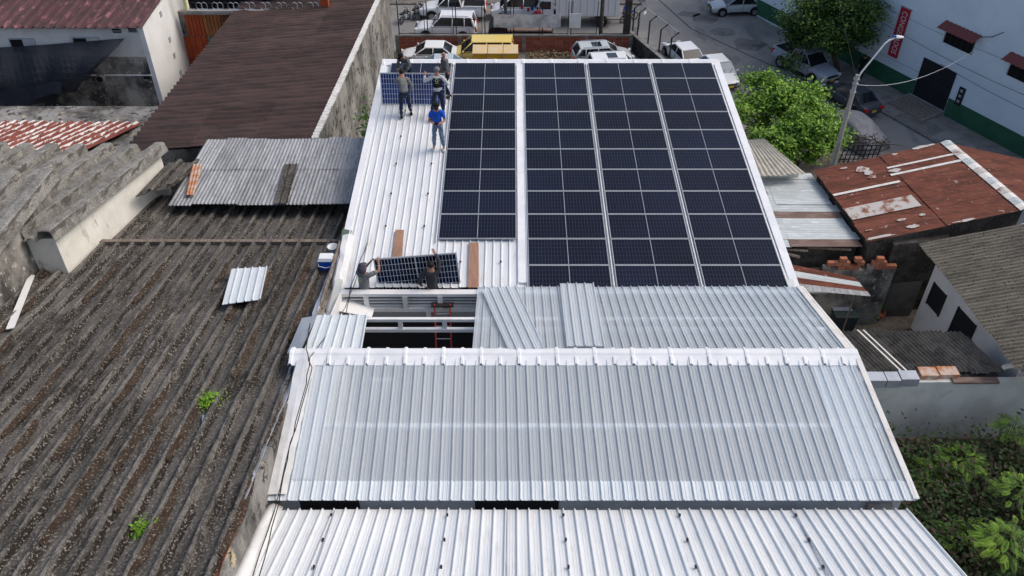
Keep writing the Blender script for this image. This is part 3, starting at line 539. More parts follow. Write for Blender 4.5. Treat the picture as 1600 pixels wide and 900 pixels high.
net.add(vs,[(j*13+i,j*13+i+1,(j+1)*13+i+1,(j+1)*13+i) for j in range(2,4) for i in range(12)]); o=net.build('fallen_net','net_blue'); tag(o,'black net bunched at the foot of the stained wall','net'); o.modifiers.new('t','SOLIDIFY').thickness=.01
# brick heap in the yard
hp=E('tile_heap',(-23,37,6.6),'heap of broken red tiles in the yard behind the striped roof','rubble')
for k in range(26):
    c=G(random.uniform(28,72),random.uniform(178,192),6.75+random.random()*.2); MB().box(c,(.5,.25,.07),rz=random.uniform(0,3),rx=random.uniform(-.4,.4)).build('tile','brick_orange',hp)
# orange clad house with balcony
oc=E('orange_house',(-14.5,45.2,0),'house front clad in orange corrugated sheets with a cluttered balcony','building')
OY=45.0
def OPt(x,y,Y=OY): return PL(x,y,(0,Y,0),(0,1,0))
def vsheet(x0,x1,yt,yb,mat,per=5,d=0.):
    a,b_,c,d_=OPt(x0,yb,OY-d),OPt(x1,yb,OY-d),OPt(x1,yt,OY-d),OPt(x0,yt,OY-d)
    a.x=d_.x; b_.x=c.x
    corr('cladding_sheet',oc,a,b_,c,d_,mat,1,1,per,.04,'trap',th=.01)
vsheet(286,314,18,56,'orange_a'); vsheet(314,341,17,56,'orange_b'); vsheet(342,371,16,56,'orange_c',10); vsheet(371,402,16,56,'orange_a',6)
vsheet(286,323,57,110,'orange_a',4,.03); vsheet(323,362,57,95,'pale_fibre',7,.02)
MB().box((-13.5,45.25,4.9),(9,.2,9.8)).build('wall','old_wall',oc)
za=OPt(300,17).z; MB().box((-13.7,44.75,za+.06),(7.6,.5,.14)).build('balcony_slab','concrete',oc)
MB().box((-13.7,46.4,za+1.0),(8,.1,3.4)).build('balcony_recess','dark',oc)
MB().tube([(-17.2,44.6,za+.2),(-9.9,44.6,za+.2)],.035,5).build('railing','white_paint',oc)
MB().box((-17.25,44.7,za+.9),(.14,.14,1.7)).build('post','yellow_frame',oc); MB().box((-9.9,44.8,za+.5),(.4,.3,1.0)).build('post','orange_a',oc)
for k in range(24):
    m=MB(); X=-16.8+k*.28; m.tube([(X+.16*math.cos(t),44.62,za+.42+.2*math.sin(t)) for t in [j*math.pi/4 for j in range(9)]],.018,4); m.build('scroll_bar','galv' if k%3 else 'iron',oc)

# ================================================================ SOLAR PANELS
PW,PH=2.278,1.134
def cellmesh(name,mat_cell,mat_back,gap):
    m=MB(); m.k=0; m.box((0,0,.012),(PW-.04,PH-.04,.006)); m.k=1
    nx,ny=24,6; hx=(PW-.06)/2-.012; cw=hx/12; ch=(PH-.055)/6
    for s in (-1,1):
        for i in range(12):
            for j in range(ny):
                x0=s*.014 if s>0 else -.014-hx; x=x0+cw*(i+.5); y=-(PH-.055)/2+ch*(j+.5)
                m.add([(x-cw/2+gap,y-ch/2+gap,.018),(x+cw/2-gap,y-ch/2+gap,.018),(x+cw/2-gap,y+ch/2-gap,.018),(x-cw/2+gap,y+ch/2-gap,.018)],[(0,1,2,3)])
    me=bpy.data.meshes.new(name); me.from_pydata(m.v,[],m.f); me.materials.append(MATS[mat_back]); me.materials.append(MATS[mat_cell]); me.polygons.foreach_set('material_index',m.m); return me
fm=MB()
for y in (-1,1): fm.box((0,y*(PH/2-.009),.0),(PW,.02,.04))
for x in (-1,1): fm.box((x*(PW/2-.009),0,.0),(.02,PH-.04,.04))
fm.box((0,0,.02),(.013,PH-.06,.004))
frame_me=bpy.data.meshes.new('frame'); frame_me.from_pydata(fm.v,[],fm.f); frame_me.materials.append(MATS['alu'])
CM=cellmesh('cell_grid','cell','backsheet_grey',.0042); CMB=cellmesh('cell_grid','cell_blue','backsheet_white',.0055); CMD=cellmesh('cell_grid','cell_black','backsheet_white',.0055)
def panel(X,Y,Z,rx,label,group,cm=CM,R=None,frame=True):
    t=E('solar_panel',(X,Y,Z),label,'solar panel',group); 
    if R is not None: t.rotation_euler=R.to_euler()
    else: t.rotation_euler=(rx,0,0)
    c=link('cell_grid',cm,t); f=link('frame',frame_me,t)
    MB().box((0,0,.004),(PW-.05,PH-.05,.008)).build('back_sheet','backsheet_grey',t,world=False); return t
tilt=math.atan(ZS); YT=30.62
ordn=['first','second','third','fourth','fifth','sixth','seventh','eighth','ninth','tenth','eleventh']
for c_,cx in enumerate((.455+PW/2,.455+2.41+PW/2,.455+4.82+PW/2)):
    for r_ in range(11):
        Y=YT-PH/2-r_*1.154; cn=['left','middle','right'][c_]
        panel(cx,Y,mz(Y)+.10,tilt,f'dark solar panel, {ordn[r_]} row from the street, {cn} column of the three column right array','solar panels of the right array')
for r_ in range(9):
    Y=YT-PH/2-r_*1.154; panel(.13-PW/2,Y,mz(Y)+.10,tilt,f'dark solar panel, {ordn[r_]} from the street in the single column array nearest the workers','solar panels of the single column array')
panel(-2.28-PW/2,YT-PH/2,mz(30)+.10,tilt,'solar panel already laid at the ridge behind the group of workers','solar panels being installed')
for k,X in enumerate((.455-.03,.455+2.41-.06,.455+4.82-.06,-2.2,7.55+.03)):
    tag(MB().box((X,24.3 if k!=3 else 25.4,mz(24.3 if k!=3 else 25.4)+.075),(.03,12.9 if k!=3 else 10.5,.03),rx=tilt).build('mounting_rail','cap_white'),['aluminium rail along the left edge of the right array','aluminium rail between left and middle columns of the right array','aluminium rail between middle and right columns of the right array','aluminium rail along the left edge of the single column array','aluminium rail at the right verge beside the right array'][k],'rail','mounting rails')
# panels in the workers' hands
def Rfrom(u,v):
    u=u.normalized(); n=u.cross(v).normalized(); v=n.cross(u); return Matrix((u,v,n)).transposed()
yb=G(597,162,mz(28.3)).y; bl=Vector((G(596,163,mz(28)).x,0,0)); Yb=27.35
bl=PL(597,163,(0,0,mz(0)+.02),(0,-ZS,1)); br=PL(697,164,(0,0,mz(0)+.02),(0,-ZS,1)); u=(br-bl).normalized(); ang=math.radians(80); v=Vector((0,math.cos(ang),math.sin(ang)))
c=(bl+br)/2+v*PH/2; panel(c.x,c.y,c.z,0,'bluish solar panel held upright by the group of workers near the ridge','solar panels being installed',CMB,R=Rfrom(u,v))
Yq=18.42; bl=PL(588,460,(0,Yq,0),(0,1,0)); br=PL(721,450,(0,Yq+.02,0),(0,1,0)); u=(br-bl).normalized(); ang=math.radians(82); v=Vector((0,math.cos(ang),math.sin(ang)))
c=(bl+br)/2+v*PH/2; lowpan=c.copy(); lowR=Rfrom(u,v); panel(c.x,c.y,c.z,0,'dark solar panel tilted upright between the two workers at the roof opening','solar panels being installed',CMD,R=lowR)
# planks, ladder, loose translucent sheets
def plank(px,lb):
    q=[PL(x,y,(0,0,mz(0)+.075),(0,-ZS,1)) for x,y in px]; MBo=MB().slab(q,.03); tag(MBo.build('plank','timber'),lb,'plank','planks lying on the white roof')
plank([(613,402),(628,401),(631,359),(618,359)],'brown plank with white paint marks lying on the white roof left of the gap'); plank([(731,449),(748,449),(748,379),(733,379)],'long brown plank lying against the end of the single column of panels')
ld=E('ladder',(-1.9,17.0,8),'red ladder standing in the roof opening','ladder')
def ladp(t,x): return Vector((x,lerp(17.72,16.55,t),lerp(12.72,8.0,t)))
for x in (-2.1,-1.68): MB().tube([ladp(0,x),ladp(1,x)],.024,6).build('rail','red_paint',ld)
for k in range(12): MB().tube([ladp(.06+k*.08,-2.1),ladp(.06+k*.08,-1.68)],.016,5).build('rung','alu',ld)
MB().box((-1.89,17.76,12.66),(.6,.16,.05)).build('top_cap','iron',ld)
def loose(px,lb,dz):
    A=[PL(x,y,T1(0,RY,dz),(0,(RZ-FZ)/(FY-RY),1)) for x,y in px]; r=E('loose_translucent_sheet',A[0],lb,'roof sheet','loose translucent sheets lying on the ridge roof')
    corr('sheet',r,A[0],A[1],A[2],A[3],'translucent_loose',1,1,4,.042,'micro',th=.004,vseg=2,warp=.01); 
loose([(753,452),(806,446),(851,545),(795,547)],'loose translucent corrugated sheet lying aslant over the ridge roof',.1)
loose([(875,443),(928,443),(946,541),(886,541)],'loose translucent corrugated sheet lying almost straight, right of the slanted one',.1)
# ================================================================ PEOPLE
FOLDS=bpy.data.textures.new('folds','CLOUDS'); FOLDS.noise_scale=.09; FOLDS.noise_depth=2
def skinned(name,verts,edges,radii,mat,parent,sub=1,smooth=True):
    me=bpy.data.meshes.new(name); me.from_pydata([tuple(v) for v in verts],edges,[]); me.materials.append(MATS[mat]); o=link(name,me,parent)
    md=o.modifiers.new('skin','SKIN'); md.use_smooth_shade=smooth
    for i,r_ in enumerate(radii):
        d=me.skin_vertices[0].data[i]; d.radius=(r_,r_) if not isinstance(r_,tuple) else r_; d.use_root=(i==0)
    s=o.modifiers.new('sub','SUBSURF'); s.levels=sub; s.render_levels=sub
    if name in('shirt','trousers','vest'):
        s.levels=s.render_levels=3; d=o.modifiers.new('folds','DISPLACE'); d.texture=FOLDS; d.strength=.05; d.mid_level=.5; d.texture_coords='LOCAL'
    return o
def person(loc,rz,label,shirt='cloth_grey',trousers='cloth_navy',bend=0.,hands=None,feet=((-.13,0),(.13,0)),head=0.,cap=None,vest=None,sleeve='long',shoe='boot',logo=True,H=1.72,hips=.93,crouch=0.,group=None,bald=False,bands=False,turn=0.,extra=None):
    P=E('person',loc,label,'person',group,rz); s=H/1.72
    pel=Vector((0,0,(hips-crouch)))*s; up=Vector((math.sin(turn)*.0,math.sin(bend),math.cos(bend))); rt=Vector((1,0,0))
    ch=pel+up*.30*s; nk=pel+up*.52*s; fw=Vector((0,math.cos(bend),-math.sin(bend)))
    ub=Vector((math.sin(turn)*.3,math.sin(bend+head),math.cos(bend+head))).normalized(); hd=nk+ub*.17*s
    sh=[nk-up*.06*s+rt*x*.18*s for x in(-1,1)]
    hands=hands or (Vector((-.28,.05,.85)),Vector((.28,.05,.85))); hn=[];el=[]
    for k in (0,1):
        h=Vector(hands[k]); d=h-sh[k]; L_=.56*s
        if d.length>L_: h=sh[k]+d.normalized()*L_*.985
        d=h-sh[k]; hn.append(h); mid=sh[k]+d*.52; b_=math.sqrt(max((.29*s)**2-(d.length*.5)**2,.0004))
        ax=Vector(((-1,1)[k]*.6,-.45,-.65)); ax=(ax-d.normalized()*ax.dot(d.normalized())).normalized(); el.append(mid+ax*b_)
    ft=[Vector((feet[k][0],feet[k][1],.06)) for k in(0,1)]; hp_=[pel+rt*x*.09*s-Vector((0,0,.03)) for x in(-1,1)]; kn=[]
    for k in(0,1):
        m_=(hp_[k]+ft[k])/2; d=(ft[k]-hp_[k]).length/2; L_=.44*s; b_=math.sqrt(max(L_*L_-d*d,.0003)); kn.append(m_+Vector((0,1,0))*min(b_,.3))
    # body: one continuous skin surface, feet to head and to the fingertips
    V=[pel,ch,nk,nk+ub*.06*s,hd-ub*.02,hd+ub*.07*s]; Rr=[.1,.11,.055,.05,.083,.068]; Ed=[(0,1),(1,2),(2,3),(3,4),(4,5)]
    def add(p,r_,par): V.append(p); Rr.append(r_); Ed.append((par,len(V)-1)); return len(V)-1
    for k in(0,1):
        a=add(sh[k],.055,2); a=add(el[k],.042,a); wr=el[k].lerp(hn[k],.82); a=add(wr,.029,a); dr=(hn[k]-wr).normalized(); sd_=dr.cross(Vector((0,0,1)) if abs(dr.z)<.9 else Vector((0,1,0))).normalized()
        pm=add(hn[k],.03,a)
        for f_,(o_,l_) in enumerate(((-.03,.075),(-.01,.088),(.01,.082),(.03,.065))):
            q=add(hn[k]+dr*.035+sd_*o_,.0095,pm); q=add(hn[k]+dr*(.035+l_*.55)+sd_*o_*1.1+Vector((0,0,-.008)),.009,q); add(hn[k]+dr*(.035+l_)+sd_*o_*1.1+Vector((0,0,-.022)),.0075,q)
        q=add(wr.lerp(hn[k],.6)-sd_*.04*(1 if k else -1),.011,a); add(hn[k]+dr*.03-sd_*.062*(1 if k else -1),.009,q)
        a=add(hp_[k],.08,0); a=add(kn[k],.055,a); a=add(ft[k]+Vector((0,0,.03)),.038,a); add(ft[k]+Vector((0,.12,-.02)),.03,a)
    body=skinned('body',V,Ed,Rr,'skin',P)
    # face and ears
    fwh=ub.cross(rt)*-1; fwh=(Vector((math.sin(turn),math.cos(turn),0))-ub*ub.dot(Vector((math.sin(turn),math.cos(turn),0)))).normalized(); sr=fwh.cross(ub)
    m=MB(); m.ball(hd+fwh*.093+ub*.0,.016,6,5,(1,1,1.3)); m.ball(hd+sr*.083,.02,6,5); m.ball(hd-sr*.083,.02,6,5); m.build('face','skin',body,world=False,smooth=True)
    m=MB(); m.ball(hd+fwh*.08+ub*.03+sr*.03,.009,5,4); m.ball(hd+fwh*.08+ub*.03-sr*.03,.009,5,4); m.ball(hd+fwh*.083-ub*.035,.012,6,4,(1.6,1,.4)); m.build('eyes_and_mouth','hair',body,world=False)
    # trousers
    V=[pel+up*.03,hp_[0],kn[0],ft[0]+Vector((0,-.01,.05)),hp_[1],kn[1],ft[1]+Vector((0,-.01,.05)),pel+up*.1]
    skinned('trousers',V,[(0,1),(1,2),(2,3),(0,4),(4,5),(5,6),(0,7)],[(.135,.12),.098,.072,.058,.098,.072,.058,(.14,.115)],trousers,P)
    if bands:
        for k in(0,1): p=kn[k].lerp(ft[k],.55); MB().tube([p+Vector((0,0,.025)),p-Vector((0,0,.025))],.075,10).build('reflective_band','cloth_white',P,world=False)
    # shirt
    V=[ch,pel-up*.05,nk-up*.05,sh[0],sh[1]]; Ed=[(0,1),(0,2),(2,3),(2,4)]; Rr=[(.16,.13),(.165,.14),(.1,.09),.08,.08]
    for k in(0,1):
        V.append(el[k] if sleeve!='short' else sh[k].lerp(el[k],.8)); Rr.append(.06); Ed.append((3+k,len(V)-1)); 
        if sleeve=='long': V.append(el[k].lerp(hn[k],.78)); Rr.append(.043); Ed.append((len(V)-2,len(V)-1))
    so=skinned('shirt',V,Ed,Rr,shirt,P)
    if vest: skinned('vest',[ch,pel+up*.12,nk-up*.07,nk-up*.07-rt*.1,nk-up*.07+rt*.1],[(0,1),(0,2),(2,3),(2,4)],[(.168,.14),(.165,.135),(.12,.1),.085,.085],vest,P)
    if logo:
        p=ch+up*.1-fw*.165; m=MB(); n_=12; m.add([p+rt*math.cos(a)*.06+up*math.sin(a)*.06-fw*.0 for a in [2*math.pi*k/n_ for k in range(n_)]]+[p+rt*math.cos(a)*.035+up*math.sin(a)*.035-fw*.0 for a in [2*math.pi*k/n_ for k in range(n_)]],[(k,(k+1)%n_,n_+(k+1)%n_,n_+k) for k in range(n_)]); m.add([p+rt*x-up*(.085+y) for x,y in((-.07,0),(.07,0),(.07,.018),(-.07,.018))],[(0,1,2,3)]); m.build('round_logo','logo_green',P,world=False)
    for k in(0,1):
        m=MB(); f=ft[k]; m.hexa([f+Vector(q) for q in((-.045,-.09,-.06),(.045,-.09,-.06),(.05,.17,-.06),(-.05,.17,-.06))],[f+Vector(q) for q in((-.045,-.08,.05),(.045,-.08,.05),(.035,.14,-.005),(-.035,.14,-.005))]); o=m.build('shoe',shoe,P,world=False); b_=o.modifiers.new('b','BEVEL'); b_.width=.02; b_.segments=2
    if cap:
        m=MB(); m.ball(hd+ub*.04,.108,12,6,(1,1.05,.8)); br_=hd+ub*.045+fwh*.1; m.add([br_-sr*.075,br_+sr*.075,br_+sr*.05+fwh*.08-ub*.01,br_-sr*.05+fwh*.08-ub*.01],[(0,1,2,3)]); m.build('cap',cap,P,world=False,smooth=True)
        if cap=='hood': m=MB(); m.ball(hd-fwh*.03-ub*.05,.125,12,8,(1,1.05,1.15)); m.build('hood','hood',P,world=False,smooth=True)
    elif not bald:
        m=MB(); m.ball(hd+ub*.035-fwh*.012,.1,12,8,(.98,1.05,.95)); m.build('hair','hair',P,world=False,smooth=True)
    if extra: extra(P,dict(ch=ch,nk=nk,hd=hd,sh=sh,hn=hn,ub=ub,fw=fwh,sr=sr,pel=pel))
    return P
def on_roof(x,y,d=.03): return PL(x,y,(0,0,mz(0)+d),(0,-ZS,1))
gp='workers carrying the upper panel'
c=on_roof(634,181); person(c,.15,'worker in grey shirt bending over the upright panel, reflective bands on his trousers','cloth_midgrey','cloth_navy',bend=.62,hands=((-.05,.62,1.25),(.28,.5,.75)),feet=((-.15,-.12),(.2,.06)),head=.2,group=gp,bands=True,crouch=.06)
c=on_roof(686,181); person(c,.0,'worker in black vest and grey cap gripping the right side of the upright panel','cloth_lightgrey','cloth_navy',bend=.18,hands=((-.42,.28,1.45),(.3,.3,1.1)),feet=((-.24,-.35),(.16,.1)),cap='cloth_midgrey',vest='cloth_black',group=gp,H=1.76)
c=on_roof(640,143); c.y+=.1
def ropes(P,d):
    for k in range(4): MB().tube([d['sh'][0]*.9+Vector((.05+.03*k,.1,0)),d['ch']+Vector((.05,.17,-.08-.03*k)),d['sh'][1]*.9+Vector((.1+.03*k,.05,-.35))],.011,4).build('rope','rope',P,world=False)
c=on_roof(641,139); person(c,math.pi-.5,'worker in dark cap with ropes over his shoulder leaning towards the upright panel','cloth_grey','cloth_navy',bend=.55,hands=((-.1,.5,.8),(.36,.15,.75)),head=.2,cap='cloth_black',group=gp,logo=False,crouch=.05,extra=ropes)
c=on_roof(700,150); person(c,math.pi-1.2,'bald worker in a dark grey shirt standing between panel and array','cloth_grey','cloth_navy',bend=.12,hands=((-.2,.3,.95),(.2,.28,.9)),bald=True,group=gp,logo=False,sleeve='half')
def camera_man(P,d):
    h=(d['hn'][0]+d['hn'][1])/2; MB().box(h+Vector((0,.06,.02)),(.13,.05,.09)).build('controller','cloth_black',P,world=False)
    MB().ball(d['hd']+d['fw']*.055-d['ub']*.05,.072,8,6,(1,.8,.9)).build('face_mask','cloth_black',P,world=False,smooth=True)
    MB().tube([d['sh'][0]*.4+d['nk']*.6+Vector((-.05,.07,0)),d['ch']+Vector((0,.15,.05)),d['sh'][1]*.4+d['nk']*.6+Vector((.05,.07,0))],.008,4).build('strap','cloth_black',P,world=False)
c=on_roof(686,233); person(c,math.pi,'man in bright blue shirt, jeans and black cap facing the viewer with a controller','cloth_blue','cloth_denim',hands=((-.1,.3,1.12),(.1,.3,1.12)),feet=((-.17,.02),(.16,-.02)),cap='cloth_black',sleeve='short',shoe='shoe',logo=False,extra=camera_man,head=.15,H=1.7)
# two men in the opening
gl='workers in the roof opening'
hl=[lowpan-lowR@Vector((PW/2-.02,-PH/2,0)),lowpan+lowR@Vector((.55,PH/2,0))]
L1_=Vector((-4.02,18.13,12.03)); person(L1_,-.35,'worker with a hood and grey shirt holding the left end of the lower panel','cloth_midgrey','cloth_navy',bend=.05,hands=((.1,.36,1.62),(.3,.4,1.66)),cap='hood',group=gl,sleeve='short',H=1.72)
pw_=PL(676,460,(0,18.1,0),(0,1,0)); person(Vector((pw_.x,18.13,12.03)),.0,'dark haired worker in charcoal shirt with an arm raised over the lower panel','cloth_charcoal','cloth_black',bend=.06,hands=((-.32,.1,.95),(.08,.33,1.98)),group=gl,logo=False,H=1.78)
# ================================================================ RIGHT SIDE
bb=E('blue_building',WP(10,-5,0),'large pale blue walled building with a green base band along the street','building')
m=MB(); m.hexa([WP(-16,0,0),WP(34,0,0),WP(34,-14,0),WP(-16,-14,0)],[WP(-16,0,10.5),WP(34,0,10.5),WP(34,-14,10.5),WP(-16,-14,10.5)]); m.build('wall','blue_wall',bb)
WPt=W0; 
def WI(x,y,o=0.): return PL(x,y,W0+WN*o,WN)
def sz(p): d=p-W0; return (d.dot(WD),p.z)
def wrect(s0,s1,z0,z1,th,name,mat,parent,o0=.0):
    m=MB(); m.hexa([WP(s0,o0,z0),WP(s1,o0,z0),WP(s1,o0+th,z0),WP(s0,o0+th,z0)],[WP(s0,o0,z1),WP(s1,o0,z1),WP(s1,o0+th,z1),WP(s0,o0+th,z1)]); return m.build(name,mat,parent)
s0,_=sz(WI(1445,88)); s1,_=sz(WI(1495,116)); d0,dz1=sz(WI(1446,90)); _,dz0=sz(WI(1427,147))
wrect(-16,s0-.05,.13,1.35,.03,'green_band','green_paint',bb); wrect(s1+.05,34,.13,1.35,.03,'green_band','green_paint',bb)
dr=wrect(s0,s1,.2,dz1,.05,'roller_door','black_metal',bb)
for k in range(9): wrect(s0,s1,.35+k*(dz1-.4)/9,.38+k*(dz1-.4)/9,.012,'door_rib','iron',dr,.05)
m=MB(); m.hexa([WP(s0-.2,0,.13),WP(s1+.1,0,.13),WP(s1+.1,2.1,.135),WP(s0-.2,2.1,.135)],[WP(s0-.2,0,.42),WP(s1+.1,0,.42),WP(s1+.1,2.1,.2),WP(s0-.2,2.1,.2)]); rp=m.build('door_ramp','concrete',bb)
for k in range(7): m=MB(); q=.25+k*.27; m.hexa([WP(s0-.1,q,.4-q*.1),WP(s1,q,.4-q*.1),WP(s1,q+.2,.38-q*.1),WP(s0-.1,q+.2,.38-q*.1)],[WP(s0-.1,q,.425-q*.1),WP(s1,q,.425-q*.1),WP(s1,q+.2,.405-q*.1),WP(s0-.1,q+.2,.405-q*.1)]); m.build('ramp_board','old_timber',rp)
def window(px):
    a,c=WI(*px[0]),WI(*px[1]); e=WI(*px[2]); sa,za=sz(a); sb,zb=sz(c); _,zl=sz(e)
    zt=max(za,zb)+.45; w_=wrect(sa,sb,zl,zt,.02,'window_opening','dark',bb)
    for s_ in (sa-.05,sb): wrect(s_,s_+.05,zl,zt,.05,'window_frame','galv',w_)
    for k in range(1,5): wrect(sa+(sb-sa)*k/5,sa+(sb-sa)*k/5+.03,zl,zt,.03,'window_bar','iron',w_)
    A=[WP(sa-.3,.03,zt+.15),WP(sb+.3,.03,zt+.15),WP(sb+.3,.75,zt-.2),WP(sa-.3,.75,zt-.2)]
    corr('awning',bb,A[0],A[1],A[2],A[3],'awning_red',1,1,9,.05,'sine',th=.01)
    return sb,zt
sb,zt=window([(1480,48),(1523,70),(1475,66)]); window([(1581,98),(1640,132),(1576,118)])
br=MB(); p=WP(sb+.3,.1,zt+.1); br.tube([p,p+WN*.5+Vector((0,0,.5))+WD*1.0,p+WD*1.3+Vector((0,0,.8))],.03,5); br.build('service_bracket','iron',bb)
# banner with lettering
a=WI(1420,14); c=WI(1392,87); sa,za=sz(a); sc2,zc=sz(c); sm_=(sa+sc2)/2; 
bn=E('banner',WP(sm_,.05,zc),'tall narrow red banner with white vertical lettering on the pale blue wall','banner')
wrect(sm_-.42,sm_+.42,zc,za,.03,'cloth','banner_red',bn,.03)
wrect(sm_-.5,sm_+.5,za,za+.05,.06,'top_rod','galv',bn,.02)
cu=bpy.data.curves.new('txt','FONT'); cu.body='CONGELADOS'; cu.size=.62; cu.align_x='CENTER'; cu.align_y='CENTER'; cu.extrude=.004; cu.space_character=1.02
to=bpy.data.objects.new('txt',cu); COL.objects.link(to); dg=bpy.context.evaluated_depsgraph_get(); me=bpy.data.meshes.new_from_object(to.evaluated_get(dg)); bpy.data.objects.remove(to)
xs=[v.co.x for v in me.vertices]; wspan=max(xs)-min(xs); kx=(za-zc)*.86/wspan
# text runs downwards: text x -> -z, text y -> along the wall
cen=WP(sm_,.07,(za+zc)/2)
for v in me.vertices: co=v.co.copy(); q=cen+Vector((0,0,-co.x*kx))+WD*(co.y*1.0)+WN*co.z; v.co=q-bn.location
me.materials.append(MATS['lettering']); link('lettering',me,bn)
a=WI(1501,150); s_,z_=sz(a); mt=E('meter_box',WP(s_,.05,z_-.6),'narrow black plate with three pale marks on the blue wall right of the door','sign'); wrect(s_-.22,s_+.22,z_-.62,z_+.58,.08,'plate','black_metal',mt,.0)
for k in range(3): wrect(s_-.1,s_+.1,z_-.45+k*.36,z_-.25+k*.36,.01,'mark','galv',mt,.08)
for z,m_ in ((4.9,'conduit'),): m=MB(); m.tube([WP(-3,.03,1.9),WP(6,.03,2.0)],.015,4); m.build(m_,'galv',bb)
# street lamp
bp_=Vector((17.25,40,0)); lp=E('street_lamp',bp_,'leaning grey concrete street lamp pole with a white curved arm above the red roof','street lamp')
MB().tube([bp_,bp_+Vector((0,0,8.62))],.17,10,r2=.1).build('pole','pole_concrete',lp)
tp=bp_+Vector((0,0,8.3)); ar=[tp+Vector((0,-.05,0)),tp+Vector((.15,0,.45)),tp+Vector((1.02,.25,1.85)),tp+Vector((1.2,.3,2.0)),tp+Vector((1.45,.35,2.08))]
MB().tube(ar,.045,6).build('arm','white_paint',lp)
m=MB(); m.ball(ar[-1]+Vector((.2,.05,.04)),.15,10,6,(1.9,.9,.5)); m.build('lamp_head','white_paint',lp,smooth=True); MB().box(ar[-1]+Vector((.0,0,.1)),(.14,.1,.08)).build('photocell','blue_plastic',lp)
for z in (7.7,8.15,8.4): MB().disc(bp_+Vector((0,0,z)),(0,0,1),.15,.07,10).build('clamp','galv',lp)
# overhead cables
def wire(P,Q,sag,lb,r=.016,mat='rubber'):
    P,Q=Vector(P),Vector(Q); pts=[lerp(P,Q,t/14)-Vector((0,0,sag*4*(t/14)*(1-t/14))) for t in range(15)]; tag(MB().tube(pts,r,4).build('overhead_cable',mat),lb,'cable','overhead cables')
pt_=tp+Vector((0,0,.1)); wire(pt_-Vector((0,0,.3)),WP(sb+1.2-W0.x*0,.1,zt+.6) ,1.1,'overhead cable sagging from the lamp pole up to the awning window',mat='galv')
wire(WP(-2,.5,4.6),WP(16,.4,4.1),.5,'overhead cable along the blue wall above the black door'); wire(WP(7,.9,3.6),WP(22,.9,4.2),.5,'overhead cable running right from the black door'); wire(WP(-3,.3,5.4),WP(14,.4,5.6),.4,'thin overhead cable passing under the windows',.01)
wire(pt_,Vector((22,64,9.5)),.3,'thin overhead cable running from the lamp pole over the street tree',.012)
# ---- roofs between warehouse and street
bs=E('beige_shed',(12.8,38,0),'narrow shed with a beige corrugated roof beside the solar array','building')
A=[G(1196,219,5),G(1138,219,5),G(1130,274,5),G(1262,274,5)]
corr('roof_sheet',bs,A[1],A[0],A[3],A[2],'pale_fibre',4,1,4,.06,'sine',th=.01,endjit=.12)
for o in bs.children: o.data.materials[0]=M('beige_fibre',(.5,.47,.39),.9,c2=(.4,.37,.31),sc_=2,bump=.3,ov=.06) if 'beige_fibre' not in MATS else MATS['beige_fibre']
MB().hexa([(11,37,0),(14.4,37,0),(13.3,39.6,0),(11,39.6,0)],[(11,37,4.9),(14.4,37,4.9),(13.3,39.6,4.9),(11,39.6,4.9)]).build('wall','cream_wall',bs)
zs=E('patched_zinc_shed',(14,34.5,0),'low shed of pale zinc and brown rusty sheets beside the red roof','building')
A=[G(1120,386,4.3),G(1120,270,4.5),G(1268,271,4.5),G(1351,386,4.3)]
def zf(i,j): return 'rust_brown' if (i in (0,) and j==1) or i==4 else 'zinc_light'
corr('roof_sheet',zs,A[0],A[1],A[2],A[3],'zinc_light',11,2,3,.018,'sine',th=.006,jit=.02,endjit=.12,matf=zf)
MB().hexa([(11,31.9,0),(15.9,31.9,0),(15.0,37.6,0),(11,37.6,0)],[(11,31.9,4.1),(15.9,31.9,4.1),(15.0,37.6,4.3),(11,37.6,4.3)]).build('wall','black_wall',zs)
corr('patch_sheet',zs,G(1186,300,4.62),G(1180,291,4.62),G(1194,291,4.62),G(1200,304,4.62),'rust',1,1,2,.02,'sine',th=.006)
for (x0,y0,x1,y1) in ((1205,388,1262,392),(1262,387,1330,390),(1225,396,1250,402)):
    a,c=G(x0,y0,4.1),G(x1,y1,4.1); MB().tube([a,c],.07,5).build('rafter','old_timber',zs)
# red rusty roof
rh=E('red_roof_house',(19,35,0),'house under a large rusty red metal roof with pale patches, right of the patched shed','building')
a0,a1,r1,r0=G(1270,266,4.9),G(1356,378,4.7),G(1602,328,5.6),G(1476,222,5.8)
def rf(i,j): return 'rust'
corr('roof_sheet',rh,a1,a0,r0,r1,'rust',9,2,5,.02,'sine',th=.006,jit=.01,endjit=.05,lift=.03)
def rp_(u0,v0,u1,v1,mat,name='patch_sheet',dz=.07):
    f=lambda u,v:lerp(lerp(a1,a0,u),lerp(r1,r0,u),v)+Vector((0,0,dz)); MB().slab([f(u0,v0),f(u1,v0),f(u1,v1),f(u0,v1)],.012).build(name,mat,rh)
rp_(.27,.0,.42,.46,'rust_bare'); rp_(.60,.0,.625,.47,'dirty_white'); rp_(.80,.47,.82,1,'dirty_white'); rp_(.70,.45,.725,1,'dirty_white'); 
rn=random.Random(12)
for (u,v,su,sv) in ((.86,.31,.1,.1),(.80,.33,.07,.08),(.74,.33,.05,.07),(.02,.08,.04,.2),(.06,.31,.05,.08),(.16,.28,.03,.06),(.99,.82,.04,.18),(.97,.6,.03,.05),(.12,.05,.02,.05),(.17,.42,.03,.05),(.01,.62,.03,.18),(.93,.2,.03,.07),(.76,.5,.05,.1)):
    f=lambda u,v:lerp(lerp(a1,a0,u),lerp(r1,r0,u),v)+Vector((0,0,.062)); n_=12; m=MB(); m.add([f(u+math.cos(t)*su*.5*rn.uniform(.55,1.2),v+math.sin(t)*sv*.5*rn.uniform(.55,1.2)) for t in [2*math.pi*k/n_ for k in range(n_)]],[tuple(range(n_))]); m.build('peeled_patch','rust_bare',rh)
